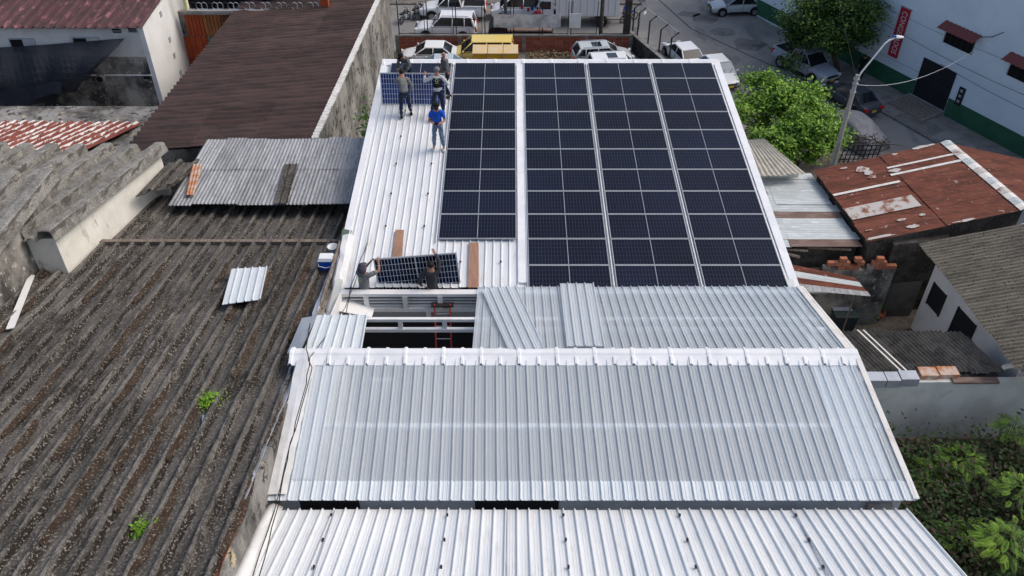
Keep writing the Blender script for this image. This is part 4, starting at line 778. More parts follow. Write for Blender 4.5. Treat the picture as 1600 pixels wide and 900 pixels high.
b1,b0=G(1640,330,4.9)+Vector((3,0,-.2)),G(1610,262,5.2)+Vector((1.5,0,0)); corr('roof_sheet',rh,r1,r0,b0,b1,'rust',8,1,5,.02,'sine',th=.006,jit=.01)
for k in range(14):
    u0,u1=k/14,(k+.96)/14; d=(r0-r1); e=Vector((.28,.1,0)); m=MB(); p,q=r1+d*u0,r1+d*u1; z=Vector((0,0,.12)); m.slab([p-e+z*.4,q-e+z*.4,q+z,p+z],.012).slab([p+z,q+z,q+e+z*.5,p+e+z*.5],.012); m.build('ridge_cap',('dirty_white','zinc_light','dirty_white','rust_bare')[k%4],rh)
dn=Vector((0,0,-.1)); g0=lambda p:Vector((p.x,p.y,0))
q=[a1+Vector((.2,.15,0)),r1+Vector((0,.15,0)),r0+Vector((0,-.2,0)),a0+Vector((.2,-.2,0))]
m=MB(); m.hexa([g0(p) for p in q],[p+dn for p in q]); m.build('wall','black_wall',rh)
# mossy dividing wall with brick top
dw=E('ruined_brick_wall',(16.5,30.9,0),'ruined garden wall with a few courses of orange hollow bricks below the red roof','wall')
wa,wb=Vector((13.4,30.95,0)),Vector((17.6,31.05,0)); u=(wb-wa).normalized()
MB().hexa([wa,wb,wb+Vector((0,.25,0)),wa+Vector((0,.25,0))],[p+Vector((0,0,3.3)) for p in (wa,wb,wb+Vector((0,.25,0)),wa+Vector((0,.25,0)))]).build('wall','stained_wall',dw)
for c_ in range(3):
    for k in range(12):
        x=1.0+k*.34+(c_%2)*.17
        if x>4.1 or rn.random()<.18+.2*c_: continue
        MB().box(wa+u*x+Vector((0,.12,3.42+c_*.22)),(.32,.2,.2),rz=rn.uniform(-.06,.06)).build('brick','brick_orange' if rn.random()<.85 else 'mortar',dw)
MB().box((13.6,30.7,2.4),(1.9,.5,.1)).build('shelf','zinc_light',dw)
bk2=E('courtyard_wall',(17.7,31.3,0),'dark mould covered wall closing the courtyard behind the potted plants','wall')
m=MB(); m.hexa([(16.4,31.6,0),(19.4,31.6,0),(19.4,31.9,0),(16.4,31.9,0)],[(16.4,31.6,2.2),(19.4,31.6,2.2),(19.4,31.9,2.2),(16.4,31.9,2.2)]); m.build('lower_wall','pavement',bk2)
m=MB(); m.hexa([(17.3,31.35,2.2),(20,31.7,2.2),(20,32.2,2.2),(17.3,31.9,2.2)],[(17.3,31.35,4.5),(20,31.7,4.6),(20,32.2,4.6),(17.3,31.9,4.5)]); m.build('upper_wall','black_wall',bk2)
# awning of loose corrugated sheets
aw=E('sheet_awning',(14.2,29.6,0),'sagging awning of silver and rust striped corrugated sheets by the courtyard','awning')
A=[G(1232,412,3.9),G(1336,433,3.5),G(1359,463,3.3),G(1245,453,3.7)]
corr('roof_sheet',aw,A[3],A[0],A[1],A[2],'zinc_grey',4,1,3,.03,'sine',th=.006,jit=.03,endjit=.05,matf=lambda i,j:('zinc_grey','rust','zinc_light','rust')[i])
for x,y in ((15.2,29.3),(13.2,29.0)): MB().tube([(x,y,0),(x,y,3.4)],.04,5).build('post','old_timber',aw)
# courtyard floor and its things
MB().quad((8.2,26.5,.0),(20,26.5,.0),(20,31.6,.0),(8.2,31.6,.0)).build('courtyard_ground','dirt',kind='structure')
c=G(1312,512,0); tk=E('water_tank',c,'dark grey square water tank with a pale board on its lid in the courtyard','tank')
m=MB(); m.hexa([c+Vector(q) for q in((-.45,-.4,0),(.45,-.4,0),(.45,.4,0),(-.45,.4,0))],[c+Vector(q) for q in((-.52,-.46,1.0),(.52,-.46,1.0),(.52,.46,1.0),(-.52,.46,1.0))]); o=m.build('body','tank',tk); MB().box(c+Vector((0,0,1.03)),(1.1,.98,.06)).build('lid','tank',tk); MB().box(c+Vector((-.1,.15,1.08)),(.9,.3,.03)).build('board','galv',tk)
c=G(1330,500,0); chx=E('garden_chair',c+Vector((0,.6,0)),'pale metal chair half hidden under the sheet awning','chair')
for dx,dy in((0,0),(.45,0),(.45,.45),(0,.45)): MB().tube([c+Vector((dx,.6+dy,0)),c+Vector((dx,.6+dy,.45 if dy==0 else .9))],.02,5).build('leg','galv',chx)
MB().box(c+Vector((.22,.82,.46)),(.5,.5,.03)).build('seat','galv',chx); MB().box(c+Vector((.22,1.05,.75)),(.5,.03,.3)).build('backrest','galv',chx)
def bush(c,r,n,size,mats,name,lb,seed,cat='plant',stem=True,zs=.8):
    t=E(name,c,lb,cat); leafmesh(n,lambda r_:c+Vector((r_.gauss(0,.42)*r,r_.gauss(0,.42)*r,abs(r_.gauss(.5,.35))*r*zs+.1)),size,'leaves',mats,t,seed=seed,kind='stuff')
    m=MB()
    for k in range(6): m.tube([c,c+Vector((math.cos(k)*r*.3,math.sin(k)*r*.3,r*zs*.7))],.012,4)
    m.build('stems','bark',t); return t
bush(G(1345,493,0),.75,700,.11,['leaf_bright','leaf_dark','leaf_dark'],'bushy_plant','leafy green bush growing beside the terracotta pot in the courtyard',5)
c=G(1369,496,0); pz=E('potted_plant',c,'round red terracotta pot with grassy leaves in the courtyard','plant')
m=MB(); n=14; vs=[c+Vector((math.cos(a)*r_,math.sin(a)*r_,z)) for r_,z in((.2,0),(.34,.2),(.36,.38),(.3,.38),(.27,.3),(0,.3)) for a in [2*math.pi*k/n for k in range(n)]]; m.add(vs,[(j*n+k,j*n+(k+1)%n,(j+1)*n+(k+1)%n,(j+1)*n+k) for j in range(5) for k in range(n)]); m.build('pot','terracotta',pz,smooth=True)
m=MB()
for k in range(60): a=k*2.4; r_=.15+.3*random.random(); m.add([c+Vector((0,0,.3)),c+Vector((math.cos(a)*r_*.5+.02,math.sin(a)*r_*.5,.75)),c+Vector((math.cos(a)*r_,math.sin(a)*r_,.9*random.random()+.4)),c+Vector((math.cos(a)*r_*.5-.02,math.sin(a)*r_*.5,.7))],[(0,1,2,3)])
m.build('leaves','leaf_dark',pz)
bush(G(1322,517,.0),.22,60,.09,['rust_orange','leaf_lime'],'orange_flowers','small clump of orange flowers at the edge of the courtyard',8,zs=.6)
# dark corrugated lean-to and grey front wall
lt=E('dark_lean_to',(16.5,25.4,0),'low lean-to with a dark mouldy corrugated roof at the right','building')
A=[G(1278,517,3.7),G(1500,519,3.75),G(1575,584,3.4),G(1345,583,3.4)]
corr('roof_sheet',lt,A[0],A[1],A[2],A[3],'dark_fibre',8,1,4,.11,'sine',th=.012,jit=.015,endjit=.06)
for u_ in (.27,.31): MB().slab([lerp(A[0],A[1],u_)+Vector((0,0,.09)),lerp(A[0],A[1],u_+.012)+Vector((0,0,.09)),lerp(A[3],A[2],u_+.012)+Vector((0,0,.09)),lerp(A[3],A[2],u_)+Vector((0,0,.09))],.02).build('pale_rib','dirty_white',lt)
wf=A[3]; wz=3.3
MB().hexa([(12.9,23.85,0),(24,24.0,0),(24,24.25,0),(12.9,24.1,0)],[(12.9,23.85,3.32),(24,24.0,3.32),(24,24.25,3.32),(12.9,24.1,3.32)]).build('front_wall','grey_wall',lt)
MB().hexa([(12.9,24.12,0),(19.4,24.2,0),(19,26.4,0),(12.9,26.4,0)],[(12.9,24.12,3.3),(19.4,24.2,3.3),(19,26.4,3.5),(12.9,26.4,3.5)]).build('side_mass','black_wall',lt)
for k,(x0,x1,yt,yb,m_) in enumerate(((1340,1380,577,600,'galv'),(1381,1402,577,602,'galv'),(1403,1431,575,601,'galv'),(1434,1462,571,590,'rust_orange'),(1463,1494,570,591,'rust_orange'))):
    a,c=G(x0,yt,3.62),G(x1,yt,3.62); z_=.4 if k<3 else .35
    MB().box(((a.x+c.x)/2,a.y-.25-(.06 if k<3 else 0),3.55-z_/2),(abs(c.x-a.x)*.98,.5,z_)).build('metal_fascia',m_,lt)
MB().box((18.3,23.95,3.36),(1.8,.3,.1)).build('rusty_gutter','rust_brown',lt)
for k in range(4):
    a=G(1572+k*14,574+k*2,3.7); MB().tube([a+Vector((-.1,.15*k,0)),a+Vector((.9,.3,.08))],.1,8).build('white_tile','white_paint',lt)
# small house with corrugated fibre cement roof
sh_=E('small_grey_house',(21,28,0),'small bluish grey house under a mossy corrugated fibre cement roof at the right edge','building')
a_,b_,c_,d_=G(1437,380,4.8),G(1612,606,4.4),G(1900,570,6.6),G(1690,332,6.9)
corr('roof_sheet',sh_,b_,a_,d_,c_,'pale_fibre',9,3,5,.06,'sine',th=.012,jit=.012,endjit=.06,lift=-.02)
for o in sh_.children: o.data.materials[0]=M('tan_fibre',(.24,.215,.17),.95,c2=(.15,.135,.11),sc_=1.5,st=(.6,3,1),spk=(.06,.055,.05),sps=12,spt=.58,bump=.8,ov=.08,fine=.25) if 'tan_fibre' not in MATS else MATS['tan_fibre']
h0,h1=Vector((19.15,30.75,0)),Vector((20.35,24.6,0)); hd_=(h1-h0).normalized(); hn_=Vector((hd_.y,-hd_.x,0)); hn_=-hn_ if hn_.x>0 else hn_
h2=h1+Vector((5,.9,0)); h3=h0+Vector((5,1.1,0))
m=MB(); tz=lambda p,z:Vector((p.x,p.y,z)); m.hexa([h0,h1,h2,h3],[tz(h0,4.6),tz(h1,4.3),tz(h2,5.6),tz(h3,5.9)]); m.build('wall','house_wall',sh_)
def HW(x,y): p=PL(x,y,h0,hn_); return (p-h0).dot(hd_),p.z
for (q0,q1,nm_) in (((1440,440),(1452,470),'window'),((1462,482),(1492,515),'doorway')):
    s0_,z1_=HW(*q0); s1_,z0_=HW(*q1)
    if nm_=='window': s0_,s1_,z0_,z1_=.35,1.35,1.9,3.1
    else: s0_,s1_,z0_,z1_=2.2,3.5,.9,3.2
    p0,p1=h0+hd_*s0_,h0+hd_*s1_; m=MB(); m.hexa([tz(p0,z0_),tz(p1,z0_),tz(p1+hn_*.04,z0_),tz(p0+hn_*.04,z0_)],[tz(p0,z1_),tz(p1,z1_),tz(p1+hn_*.04,z1_),tz(p0+hn_*.04,z1_)]); wo=m.build(nm_,'black_metal',sh_)
    m=MB(); 
    for a2,c2 in ((p0,p0+hd_*.06),(p1-hd_*.06,p1)): m.hexa([tz(a2,z0_-.03),tz(c2,z0_-.03),tz(c2+hn_*.07,z0_-.03),tz(a2+hn_*.07,z0_-.03)],[tz(a2,z1_+.03),tz(c2,z1_+.03),tz(c2+hn_*.07,z1_+.03),tz(a2+hn_*.07,z1_+.03)])
    m.build('frame','iron',wo)
# ================================================================ FENCE AND LOW BRICK WALL
bw=E('low_brick_wall',(0,61.7,0),'low red brick wall with concrete piers between car park and street','wall')
piers=[-8.6,-3.9,.9,5.6,8.9]
for a2,c2 in zip(piers[:-1],piers[1:]):
    nb=int((c2-a2-.3)/.5); stp=(c2-a2-.26)/nb
    for r_ in range(4):
        for k in range(nb): MB().box((a2+.13+stp*(k+.5),61.7,.15+r_*.3),(stp-.03,.2,.27)).build('brick','brick_red',bw)
    MB().box(((a2+c2)/2,61.7,.62),(c2-a2-.1,.16,1.2)).build('mortar_bed','mortar',bw)
for X in piers: MB().box((X,61.7,.66),(.26,.26,1.32)).build('pier','concrete',bw)
MB().box((.15,61.7,1.3),(17.6,.24,.08)).build('coping','concrete',bw)
fe=E('wire_fence',(0,61.7,1.3),'dark steel fence frames standing on the low brick wall','fence')
X=-8.4
for k in range(9):
    x=-8.4+k*2.13; MB().box((x,61.72,2.6),(.07,.07,2.6)).build('post','iron',fe)
    if k: MB().box((x-.22,61.72,2.6),(.05,.05,2.5)).build('post','iron',fe)
    if k<8:
        for z in (1.42,2.5): MB().box((x+.95,61.72,z),(1.85,.04,.04)).build('rail','iron',fe)
bf=E('side_fence',(9.5,61,0),'row of black angled steel fence posts with white wire beside the street','fence')
SP=[(1.5+7.6,62.6),(9.35,61.7),(9.95,60.2),(10.55,58.7),(11.1,57.3)]; tops=[]
for k,(x,y) in enumerate(SP):
    MB().tube([(x,y,.0),(x,y,3.0),(x+.45,y-.1,3.45)],.06,6).build('post','iron',bf); tops.append((x+.45,y-.1,3.45))
MB().tube(tops,.02,4).build('wire','white_paint',bf); MB().tube([(x,y,z-.25) for x,y,z in tops],.015,4).build('wire','galv',bf); MB().box((9.65,61.0,3.3),(.35,.04,.18),rz=.9).build('clip','white_paint',bf)
sw=E('side_wall',(9.3,58,0),'low dark wall under the black fence posts','wall'); m=MB(); m.hexa([(8.75,62.4,0),(8.95,62.4,0),(11.2,56.6,0),(11.0,56.6,0)],[(8.75,62.4,1.3),(8.95,62.4,1.3),(11.2,56.6,1.3),(11.0,56.6,1.3)]); m.build('wall','black_wall',sw); m=MB(); m.hexa([(8.7,62.4,1.3),(9.0,62.4,1.3),(11.25,56.6,1.3),(10.95,56.6,1.3)],[(8.7,62.4,1.36),(9.0,62.4,1.36),(11.25,56.6,1.36),(10.95,56.6,1.36)]); m.build('coping','concrete',sw)
m=MB(); m.hexa([(8.95,64,0),(10.6,64,0),(12.9,56,0),(11.2,56.2,0)],[(8.95,64,.12),(10.6,64,.12),(12.9,56,.12),(11.2,56.2,.12)]); struct(m.build('side_pavement','concrete'))
tag(MB().box((8.55,62,2.2),(.5,.4,4.4)).build('gate_pillar','pole_wood'),'dark bundled gate posts at the street corner of the car park','post')
sg=E('round_sign',(10.1,66,0),'round pale road sign seen from behind on a thin post','sign'); MB().tube([(10.1,66,0),(10.1,66,2.6)],.035,6).build('post','galv',sg); MB().disc((10.1,65.94,2.5),(0,1,.25),.42,.02,20).build('disc','galv',sg); MB().box((10.1,65.9,2.5),(.8,.03,.04)).build('brace','concrete',sg)
up=E('utility_pole',(6.7,62.6,0),'dark wooden utility pole beside the box truck','utility pole'); MB().tube([(6.7,62.6,0),(6.7,62.6,8)],.16,8,r2=.13).build('pole','pole_wood',up)
up=E('utility_pole',(-.5,66.1,0),'slim dark pole standing in front of the white service van','utility pole'); MB().tube([(-.5,65.4,0),(-.5,65.4,8)],.12,8).build('pole','pole_wood',up)
bn2=E('fence_banner',(.8,61.5,2),'long pale grey fabric banner tied along the street fence','banner')
m=MB(); vs=[]; n=30
for k in range(n+1):
    x=lerp(-1.35,3.6,k/n)
    for j in range(4): vs.append((x,61.55+.012*math.sin(k*1.3+j*2),lerp(1.95,2.95,j/3)+.03*math.sin(k*.7)))
m.add(vs,[(k*4+j,k*4+j+1,k*4+j+5,k*4+j+4) for k in range(n) for j in range(3)]); o=m.build('cloth','banner_grey',bn2); o.modifiers.new('t','SOLIDIFY').thickness=.01
tag(MB().box((4.65,61.6,2.45),(.85,.03,1.1)).build('notice_board','white_paint'),'small blank white board hanging on the street fence','sign')
# dry leaves
leafmesh(2200,lambda r_:Vector((r_.uniform(1.2,6.2),r_.uniform(58.6,61.3),r_.random()**2*.35)),.2,'leaf_litter',['dry_leaf'],None,seed=2,kind='stuff')
# shop front at the very top
sf=E('shop_front',(-5,74,0),'dark red shop front with blue columns across the street','building'); MB().box((-6,74.2,2.5),(24,.3,5)).build('wall','maroon_red',sf); MB().box((-6,74.0,1.1),(23,.1,1.2)).build('opening','dark',sf)
for X in (-9.4,-7.1,-2.3,0.4): MB().box((X,73.6,2.5),(.7,.5,5)).build('column','blue_paint',sf)
# ================================================================ VEHICLES  (local x forward, y left)
def vehicle(kind,paint,loc,rz,name,label,cat='car',group=None,glass='glass',sunroof=False,plate=True,L=None):
    V=E(name,loc,label,cat,group,rz)
    S=dict( # L,W, hood z, belt z, trunk z, roof z, ground clearance, cabin (rear bottom, rear top, front top, front bottom)
     sedan=(4.45,1.74,.86,.92,.98,1.43,.2,-1.75,-1.0,.3,1.15,.31),
     hatch=(4.5,1.8,.98,1.02,1.02,1.55,.22,-2.12,-1.75,.35,1.2,.33),
     suv=(4.75,1.86,1.1,1.18,1.18,1.88,.3,-2.25,-2.05,.35,1.05,.38),
     pickup=(5.3,1.86,1.12,1.18,1.12,1.82,.34,-.75,-.6,.55,1.25,.39),
     van=(4.6,1.76,1.05,1.15,1.15,1.85,.24,-2.2,-2.1,.75,1.55,.32))[kind]
    L_,W,hz,bz,tz_,rz_,gc,cb,cr,cf,cbf,wr=S; h=L_/2; w=W/2
    # body loft
    st=[(-h,.38,tz_-.28,.80),(-h+.06,gc+.05,tz_-.1,.93),(-h+.3,gc,tz_-.02,.985),(cb-.02 if kind!='pickup' else -.85,gc,tz_,1.),(-.2,gc,bz,1.),(cbf-.1,gc,bz,1.),(cbf+.1,gc,hz,.995),(h-.75,gc,hz-.04,.98),(h-.28,gc,hz-.13,.93),(h-.06,gc+.05,hz-.3,.84),(h,.36,hz-.42,.74)]
    st=sorted(set(st)); vs=[];n=12
    for x,z0,z1,k in st:
        ww=w*k; zm=z0+(z1-z0)*.55
        vs+=[(x,0,z0),(x,ww*.88,z0),(x,ww*.97,z0+.1),(x,ww,zm),(x,ww*.965,z1-.06),(x,ww*.9,z1),(x,0,z1+.02),(x,-ww*.9,z1),(x,-ww*.965,z1-.06),(x,-ww,zm),(x,-ww*.97,z0+.1),(x,-ww*.88,z0)]
    m=MB(); N_=len(st); m.add(vs,[(i*n+k,i*n+(k+1)%n,(i+1)*n+(k+1)%n,(i+1)*n+k) for i in range(N_-1) for k in range(n)]+[tuple(range(n))[::-1],tuple((N_-1)*n+k for k in range(n))])
    body=m.build('body',paint,V,world=False,smooth=True)
    try: md=body.modifiers.new('s','SUBSURF'); md.levels=md.render_levels=1
    except Exception: pass
    # greenhouse
    wb,wt=w*.93,w*.76
    def cab(x0b,x0t,x1t,x1b,inset,z0,z1,name,mat,par):
        m=MB(); m.hexa([(x0b+inset,-(wb-inset),z0),(x1b-inset,-(wb-inset),z0),(x1b-inset,wb-inset,z0),(x0b+inset,wb-inset,z0)],[(x0t+inset,-(wt-inset),z1),(x1t-inset,-(wt-inset),z1),(x1t-inset,wt-inset,z1),(x0t+inset,wt-inset,z1)]); return m.build(name,mat,par,world=False)
    cab(cb,cr,cf,cbf,.0,bz-.06,rz_-.04,'windows',glass,V)
    m=MB(); t=.05; rr_=[(cr-.04,-wt-.02),(cf+.06,-wt-.02),(cf+.06,wt+.02),(cr-.04,wt+.02)]; m.hexa([(x,y,rz_-.06) for x,y in rr_],[(x*.97+.0,y*.93,rz_+.01) for x,y in rr_]); ro=m.build('roof',paint,V,world=False); b_=ro.modifiers.new('b','BEVEL'); b_.width=.03; b_.segments=2
    m=MB()
    for s in(-1,1):
        m.tube([(cb-.02,s*(wb+.0),bz-.08),(cr,s*wt,rz_-.05)],.05 if kind in('sedan','pickup') else .09,6); m.tube([(cbf+.02,s*wb,bz-.08),(cf,s*wt,rz_-.05)],.04,6)
        md_=(cb+cbf)/2+.05; m.tube([(md_,s*(wb+.0),bz-.06),(md_-.05,s*(wt+.01),rz_-.05)],.035,5)
        if kind in('suv','hatch','van'): q=cb+.75; m.tube([(q,s*wb,bz-.06),(q,s*(wt+.01),rz_-.05)],.04,5)
        m.tube([(cb,s*wb*1.0,bz),(cbf,s*wb*1.0,bz)],.025,5)
    m.build('pillars',paint,V,world=False,smooth=True)
    if sunroof: MB().box(((cf*.6+cr*.4),0,rz_+.012),(.7,.8,.02)).build('sunroof','glass',V,world=False)
    if kind in('suv','hatch'): 
        for s in(-1,1): MB().tube([(cr+.2,s*wt*.9,rz_+.06),(cf-.1,s*wt*.9,rz_+.06)],.02,5).build('roof_rail','galv',V,world=False)
    ax=(-L_*.29,L_*.31)
    for x in ax:
        for s in(-1,1):
            MB().disc((x,s*(w*.985),wr+.03),(0,1,0),wr+.09,.06,18).build('wheel_arch','rubber',V,world=False)
            wo=MB().disc((x,s*(w*.95),wr),(0,1,0),wr,.22,18).build('wheel','tyre',V,world=False)
            MB().disc((x,s*(w*.95+.115),wr),(0,1,0),wr*.62,.012,14).build('rim','rim',wo,world=False)
            m=MB()
            for k in range(5): a=k*1.257; m.box((x+math.cos(a)*wr*.36,s*(w*.95+.124),wr+math.sin(a)*wr*.36),(wr*.16,.01,wr*.16))
            m.build('rim_holes','rubber',wo,world=False)
    for s in(-1,1):
        MB().box((h-.09,s*w*.66,hz-.27),(.16,.34,.15),rz=-s*.25).build('headlight','lamp_clear',V,world=False)
        MB().box((-h+.05,s*w*.74,tz_-.22),(.14,.3,.2 if kind=='sedan' else .32),rz=s*.2).build('tail_light','lamp_red',V,world=False)
        m=MB(); m.ball((cbf-.15,s*(w+.09),bz+.08),.1,8,5,(.7,1,.75)); m.build('mirror',paint,V,world=False,smooth=True)
        for x in (md_-.12,cb+.5 if kind!='pickup' else -.5): MB().box((x,s*(w*.985),bz-.14),(.16,.03,.03)).build('door_handle','galv',V,world=False)
        m=MB()
        for x in (md_-.02,cbf-.12,cb+.35 if kind!='pickup' else -.78): m.box((x,s*(w*.992),(bz+gc)/2+.05),(.014,.012,bz-gc-.22))
        m.box((0,s*w*.99,gc+.1),(L_*.33,.03,.08)); m.build('door_gaps','rubber',V,world=False)
    MB().box((h-.02,0,hz-.3),(.07,W*.5,.13)).build('grille','grille',V,world=False)
    MB().box((h-.03,0,gc+.18),(.1,W*.72,.12)).build('lower_grille','grille',V,world=False)
    if plate:
        MB().box((h+.03,0,gc+.24),(.02,.36,.16)).build('plate','plate',V,world=False); MB().box((-h-.02,0,.62),(.02,.36,.16)).build('plate','plate',V,world=False)
    for y in (-.25,.3): MB().tube([(cbf+.03,y,bz+.0),(cbf-.28,y+.35,bz+.22)],.012,4).build('wiper','rubber',V,world=False)
    if kind=='pickup':
        MB().box((-1.72,0,bz-.02),(1.6,W*.78,.1)).build('bed_floor','dark',V,world=False)
        for s in(-1,1): MB().box((-1.72,s*w*.88,bz+.02),(1.75,.1,.16)).build('bed_side',paint,V,world=False)
        MB().box((-h+.08,0,bz-.0),(.08,W*.82,.2)).build('tailgate',paint,V,world=False)
        m=MB()
        for s in(-1,1): m.tube([(-.95,s*.7,bz),(-1.0,s*.62,rz_-.1),(-1.7,s*.72,bz+.1)],.03,6)
        m.tube([(-1.0,-.62,rz_-.1),(-1.0,.62,rz_-.1)],.03,6); m.build('roll_bar','iron',V,world=False,smooth=True)
    return V
PI=math.pi
vehicle('pickup','paint_white',(-4.75,68.2,0),PI-.05,'pickup_truck','white double cab pickup parked across the street, farthest left','pickup')
vehicle('suv','paint_white',(-5.1,64.4,0),PI-.05,'parked_car','white boxy off-road wagon with black windows, just beyond the fence',glass='glass')
vv=vehicle('van','paint_white',(.6,68.2,0),PI,'service_van','white service van with red and blue markings behind the slim pole','van')
for k,(x,c_) in enumerate(((-.7,'banner_red'),(-1.0,'blue_paint'),(-.2,'banner_red'))): MB().box((x,.875,1.0+.1*k),(.2,.02,.3)).build('marking',c_,vv,world=False)
vehicle('sedan','paint_white',(-6.0,59.9,0),PI-.03,'parked_car','white saloon in the car park, beneath the white off-road wagon')
vehicle('sedan','paint_lightblue',(-5.2,57.6,0),PI,'parked_car','pale blue saloon nearest the ridge, behind the workers',glass='glass_blue')
vehicle('van','paint_yellow',(-2.15,59.9,0),PI,'taxi','pale yellow taxi parked behind the yellow tarpaulin boxes','taxi')
vehicle('hatch','paint_silver',(6.6,59.6,0),.12,'parked_car','silver estate car with a sunroof in the right corner of the car park',sunroof=True)
vehicle('suv','paint_white',(7.6,57.0,0),.12,'parked_car','white off-road car with dark sunroof, nearest the ridge, right of the car park',sunroof=True)
vehicle('sedan','paint_white',(12.6,59.9,0),PI/2+.28,'parked_car','white saloon seen from behind at the kerb, next to the black fence posts')
vehicle('sedan','paint_white',(14.65,57.2,0),-PI/2+.25,'parked_car','white saloon facing the viewer by the corner of the solar roof',glass='glass_blue')
vehicle('sedan','paint_silver',(18.4,69.3,0),PI+.08,'moving_car','light silver saloon crossing the street junction at the top')
vehicle('pickup','paint_blue_silver',(21.1,58.1,0),-PI/2+.5,'pickup_truck','silver pickup parked under the dark street tree','pickup')
vehicle('sedan','paint_charcoal',(22.9,53.2,0),PI/2+.42,'parked_car','dark charcoal saloon parked in front of the silver pickup')
# covered car: body under a draped tarpaulin
tc=E('covered_car',(21.6,49.0,0),'car hidden under a wrinkled dark grey tarpaulin behind the lamp pole','covered car',rz=PI/2+.5)
m=MB(); vs=[]; xs_=[-2.4,-2.1,-1.5,-.9,-.2,.4,1.0,1.6,2.1,2.4]; hs_=[.5,.95,1.15,1.5,1.62,1.6,1.25,1.05,.85,.4]; n=14
for x,hh in zip(xs_,hs_):
    for k in range(n+1):
        t=PI*k/n; cy=math.cos(t); cyy=abs(cy)**.45*(1 if cy>0 else -1)*1.02; zz=abs(math.sin(t))**.45*hh; f=noise.noise(Vector((x*2.2,k*.9,0)))*.1; vs.append((x+f*.5,cyy*(1+.12*(1-zz/hh))+f,max(.08,zz+f*.7)))
m.add(vs,[(i*(n+1)+k,i*(n+1)+k+1,(i+1)*(n+1)+k+1,(i+1)*(n+1)+k) for i in range(9) for k in range(n)]+[tuple(range(n+1)),tuple(9*(n+1)+k for k in range(n+1))[::-1]]); o=m.build('tarpaulin','tarp_grey',tc,world=False,smooth=True); md=o.modifiers.new('s','SUBSURF'); md.render_levels=md.levels=2
for x in (-1.4,1.45):
    for s in(-1,1): MB().disc((x,s*.95,.3),(0,1,0),.3,.2,14).build('wheel','tyre',tc,world=False)
# heap of iron lattice and branches beside it
lt2=E('lattice_heap',(22.2,46,0),'dark iron lattice gate and dead branches piled behind the red roof','scrap heap')
lc=G(1342,240,1.0)
for k in range(9): MB().tube([lc+Vector((-1.1+k*.27,-.1,-.6)),lc+Vector((-.9+k*.27,.1,.55))],.035,4).build('lattice_bar','iron',lt2)
for k in range(4): MB().tube([lc+Vector((-1.1,0,-.4+k*.3)),lc+Vector((1.3,.1,-.4+k*.3))],.035,4).build('lattice_bar','iron',lt2)
m=MB()
for k in range(70):
    p=lc+Vector((rn.gauss(.2,.6),rn.gauss(.3,.3),.6+rn.random()*.3)); m.tube([p,p+Vector((rn.gauss(0,.5),rn.gauss(0,.3),rn.gauss(0,.12)))],.025,3)
m.build('branches','bark',lt2,kind='stuff')
# box truck
bt=E('box_truck',(5.0,67.3,0),'white box truck parked across the street beside the wooden pole','truck',rz=PI)
m=MB(); m.hexa([(-3.4,-1.15,.95),(1.55,-1.15,.95),(1.55,1.15,.95),(-3.4,1.15,.95)],[(-3.4,-1.15,3.2),(1.55,-1.15,3.2),(1.55,1.15,3.2),(-3.4,1.15,3.2)]); o=m.build('cargo_box','paint_white',bt,world=False)
for k in range(9): MB().box((-3.1+k*.55,1.16,2.05),(.03,.02,2.1)).build('box_rib','galv',bt,world=False)
m=MB(); m.add([(1.7,y,z) for y in(-1,1) for z in(.5,2.3)]+[(3.2,y,z) for y in(-1,1) for z in(.5,1.3)]+[(2.75,y,2.25) for y in(-1,1)],[(0,1,8,5,4),(2,6,7,9,3),(0,4,6,2),(1,3,9,8),(4,5,7,6),(5,8,9,7),(0,2,3,1)]); cbm=m.build('cab','paint_white',bt,world=False); b_=cbm.modifiers.new('b','BEVEL'); b_.width=.08; b_.segments=2
for s in(-1,1): MB().box((2.35,s*1.0,1.75),(.8,.03,.6)).build('side_window','glass',bt,world=False); MB().box((2.75,s*1.25,1.9),(.08,.2,.35)).build('mirror','rubber',bt,world=False)
MB().box((3.02,0,1.78),(.03,1.7,.75),ry=-.44).build('windscreen','glass',bt,world=False)
MB().box((-.6,0,.75),(5.6,.9,.22)).build('chassis','iron',bt,world=False); MB().box((3.22,0,.62),(.12,2.0,.3)).build('bumper','galv',bt,world=False)
for x in(-2.1,2.45):
    for s in(-1,1): wo=MB().disc((x,s*.95,.45),(0,1,0),.45,.3,18).build('wheel','tyre',bt,world=False); MB().disc((x,s*1.11,.45),(0,1,0),.18,.02,10).build('hub','lamp_clear',wo,world=False)
# dark flatbed jeep behind the banner
jp=E('flatbed_truck',(.55,64.1,0),'dark open flatbed truck behind the grey fence banner','truck',rz=PI)
MB().box((-.8,0,.95),(3.4,1.7,.12)).build('bed','rust_brown',jp,world=False); MB().box((-.3,0,.65),(4.6,.7,.2)).build('chassis','iron',jp,world=False)
m=MB(); m.hexa([(1.0,-.85,.6),(2.4,-.8,.6),(2.4,.8,.6),(1.0,.85,.6)],[(1.0,-.8,1.7),(2.3,-.75,1.15),(2.3,.75,1.15),(1.0,.8,1.7)]); o=m.build('cab','paint_black',jp,world=False); b_=o.modifiers.new('b','BEVEL'); b_.width=.06
MB().box((1.0,0,1.65),(.7,1.5,.5)).build('cab_top','paint_black',jp,world=False)
for x in(-1.6,-.7,1.6):
    for s in(-1,1): wo=MB().disc((x,s*.85,.4),(0,1,0),.4,.25,18).build('wheel','tyre',jp,world=False); MB().disc((x,s*.985,.4),(0,1,0),.2,.02,10).build('rim','rim',wo,world=False)
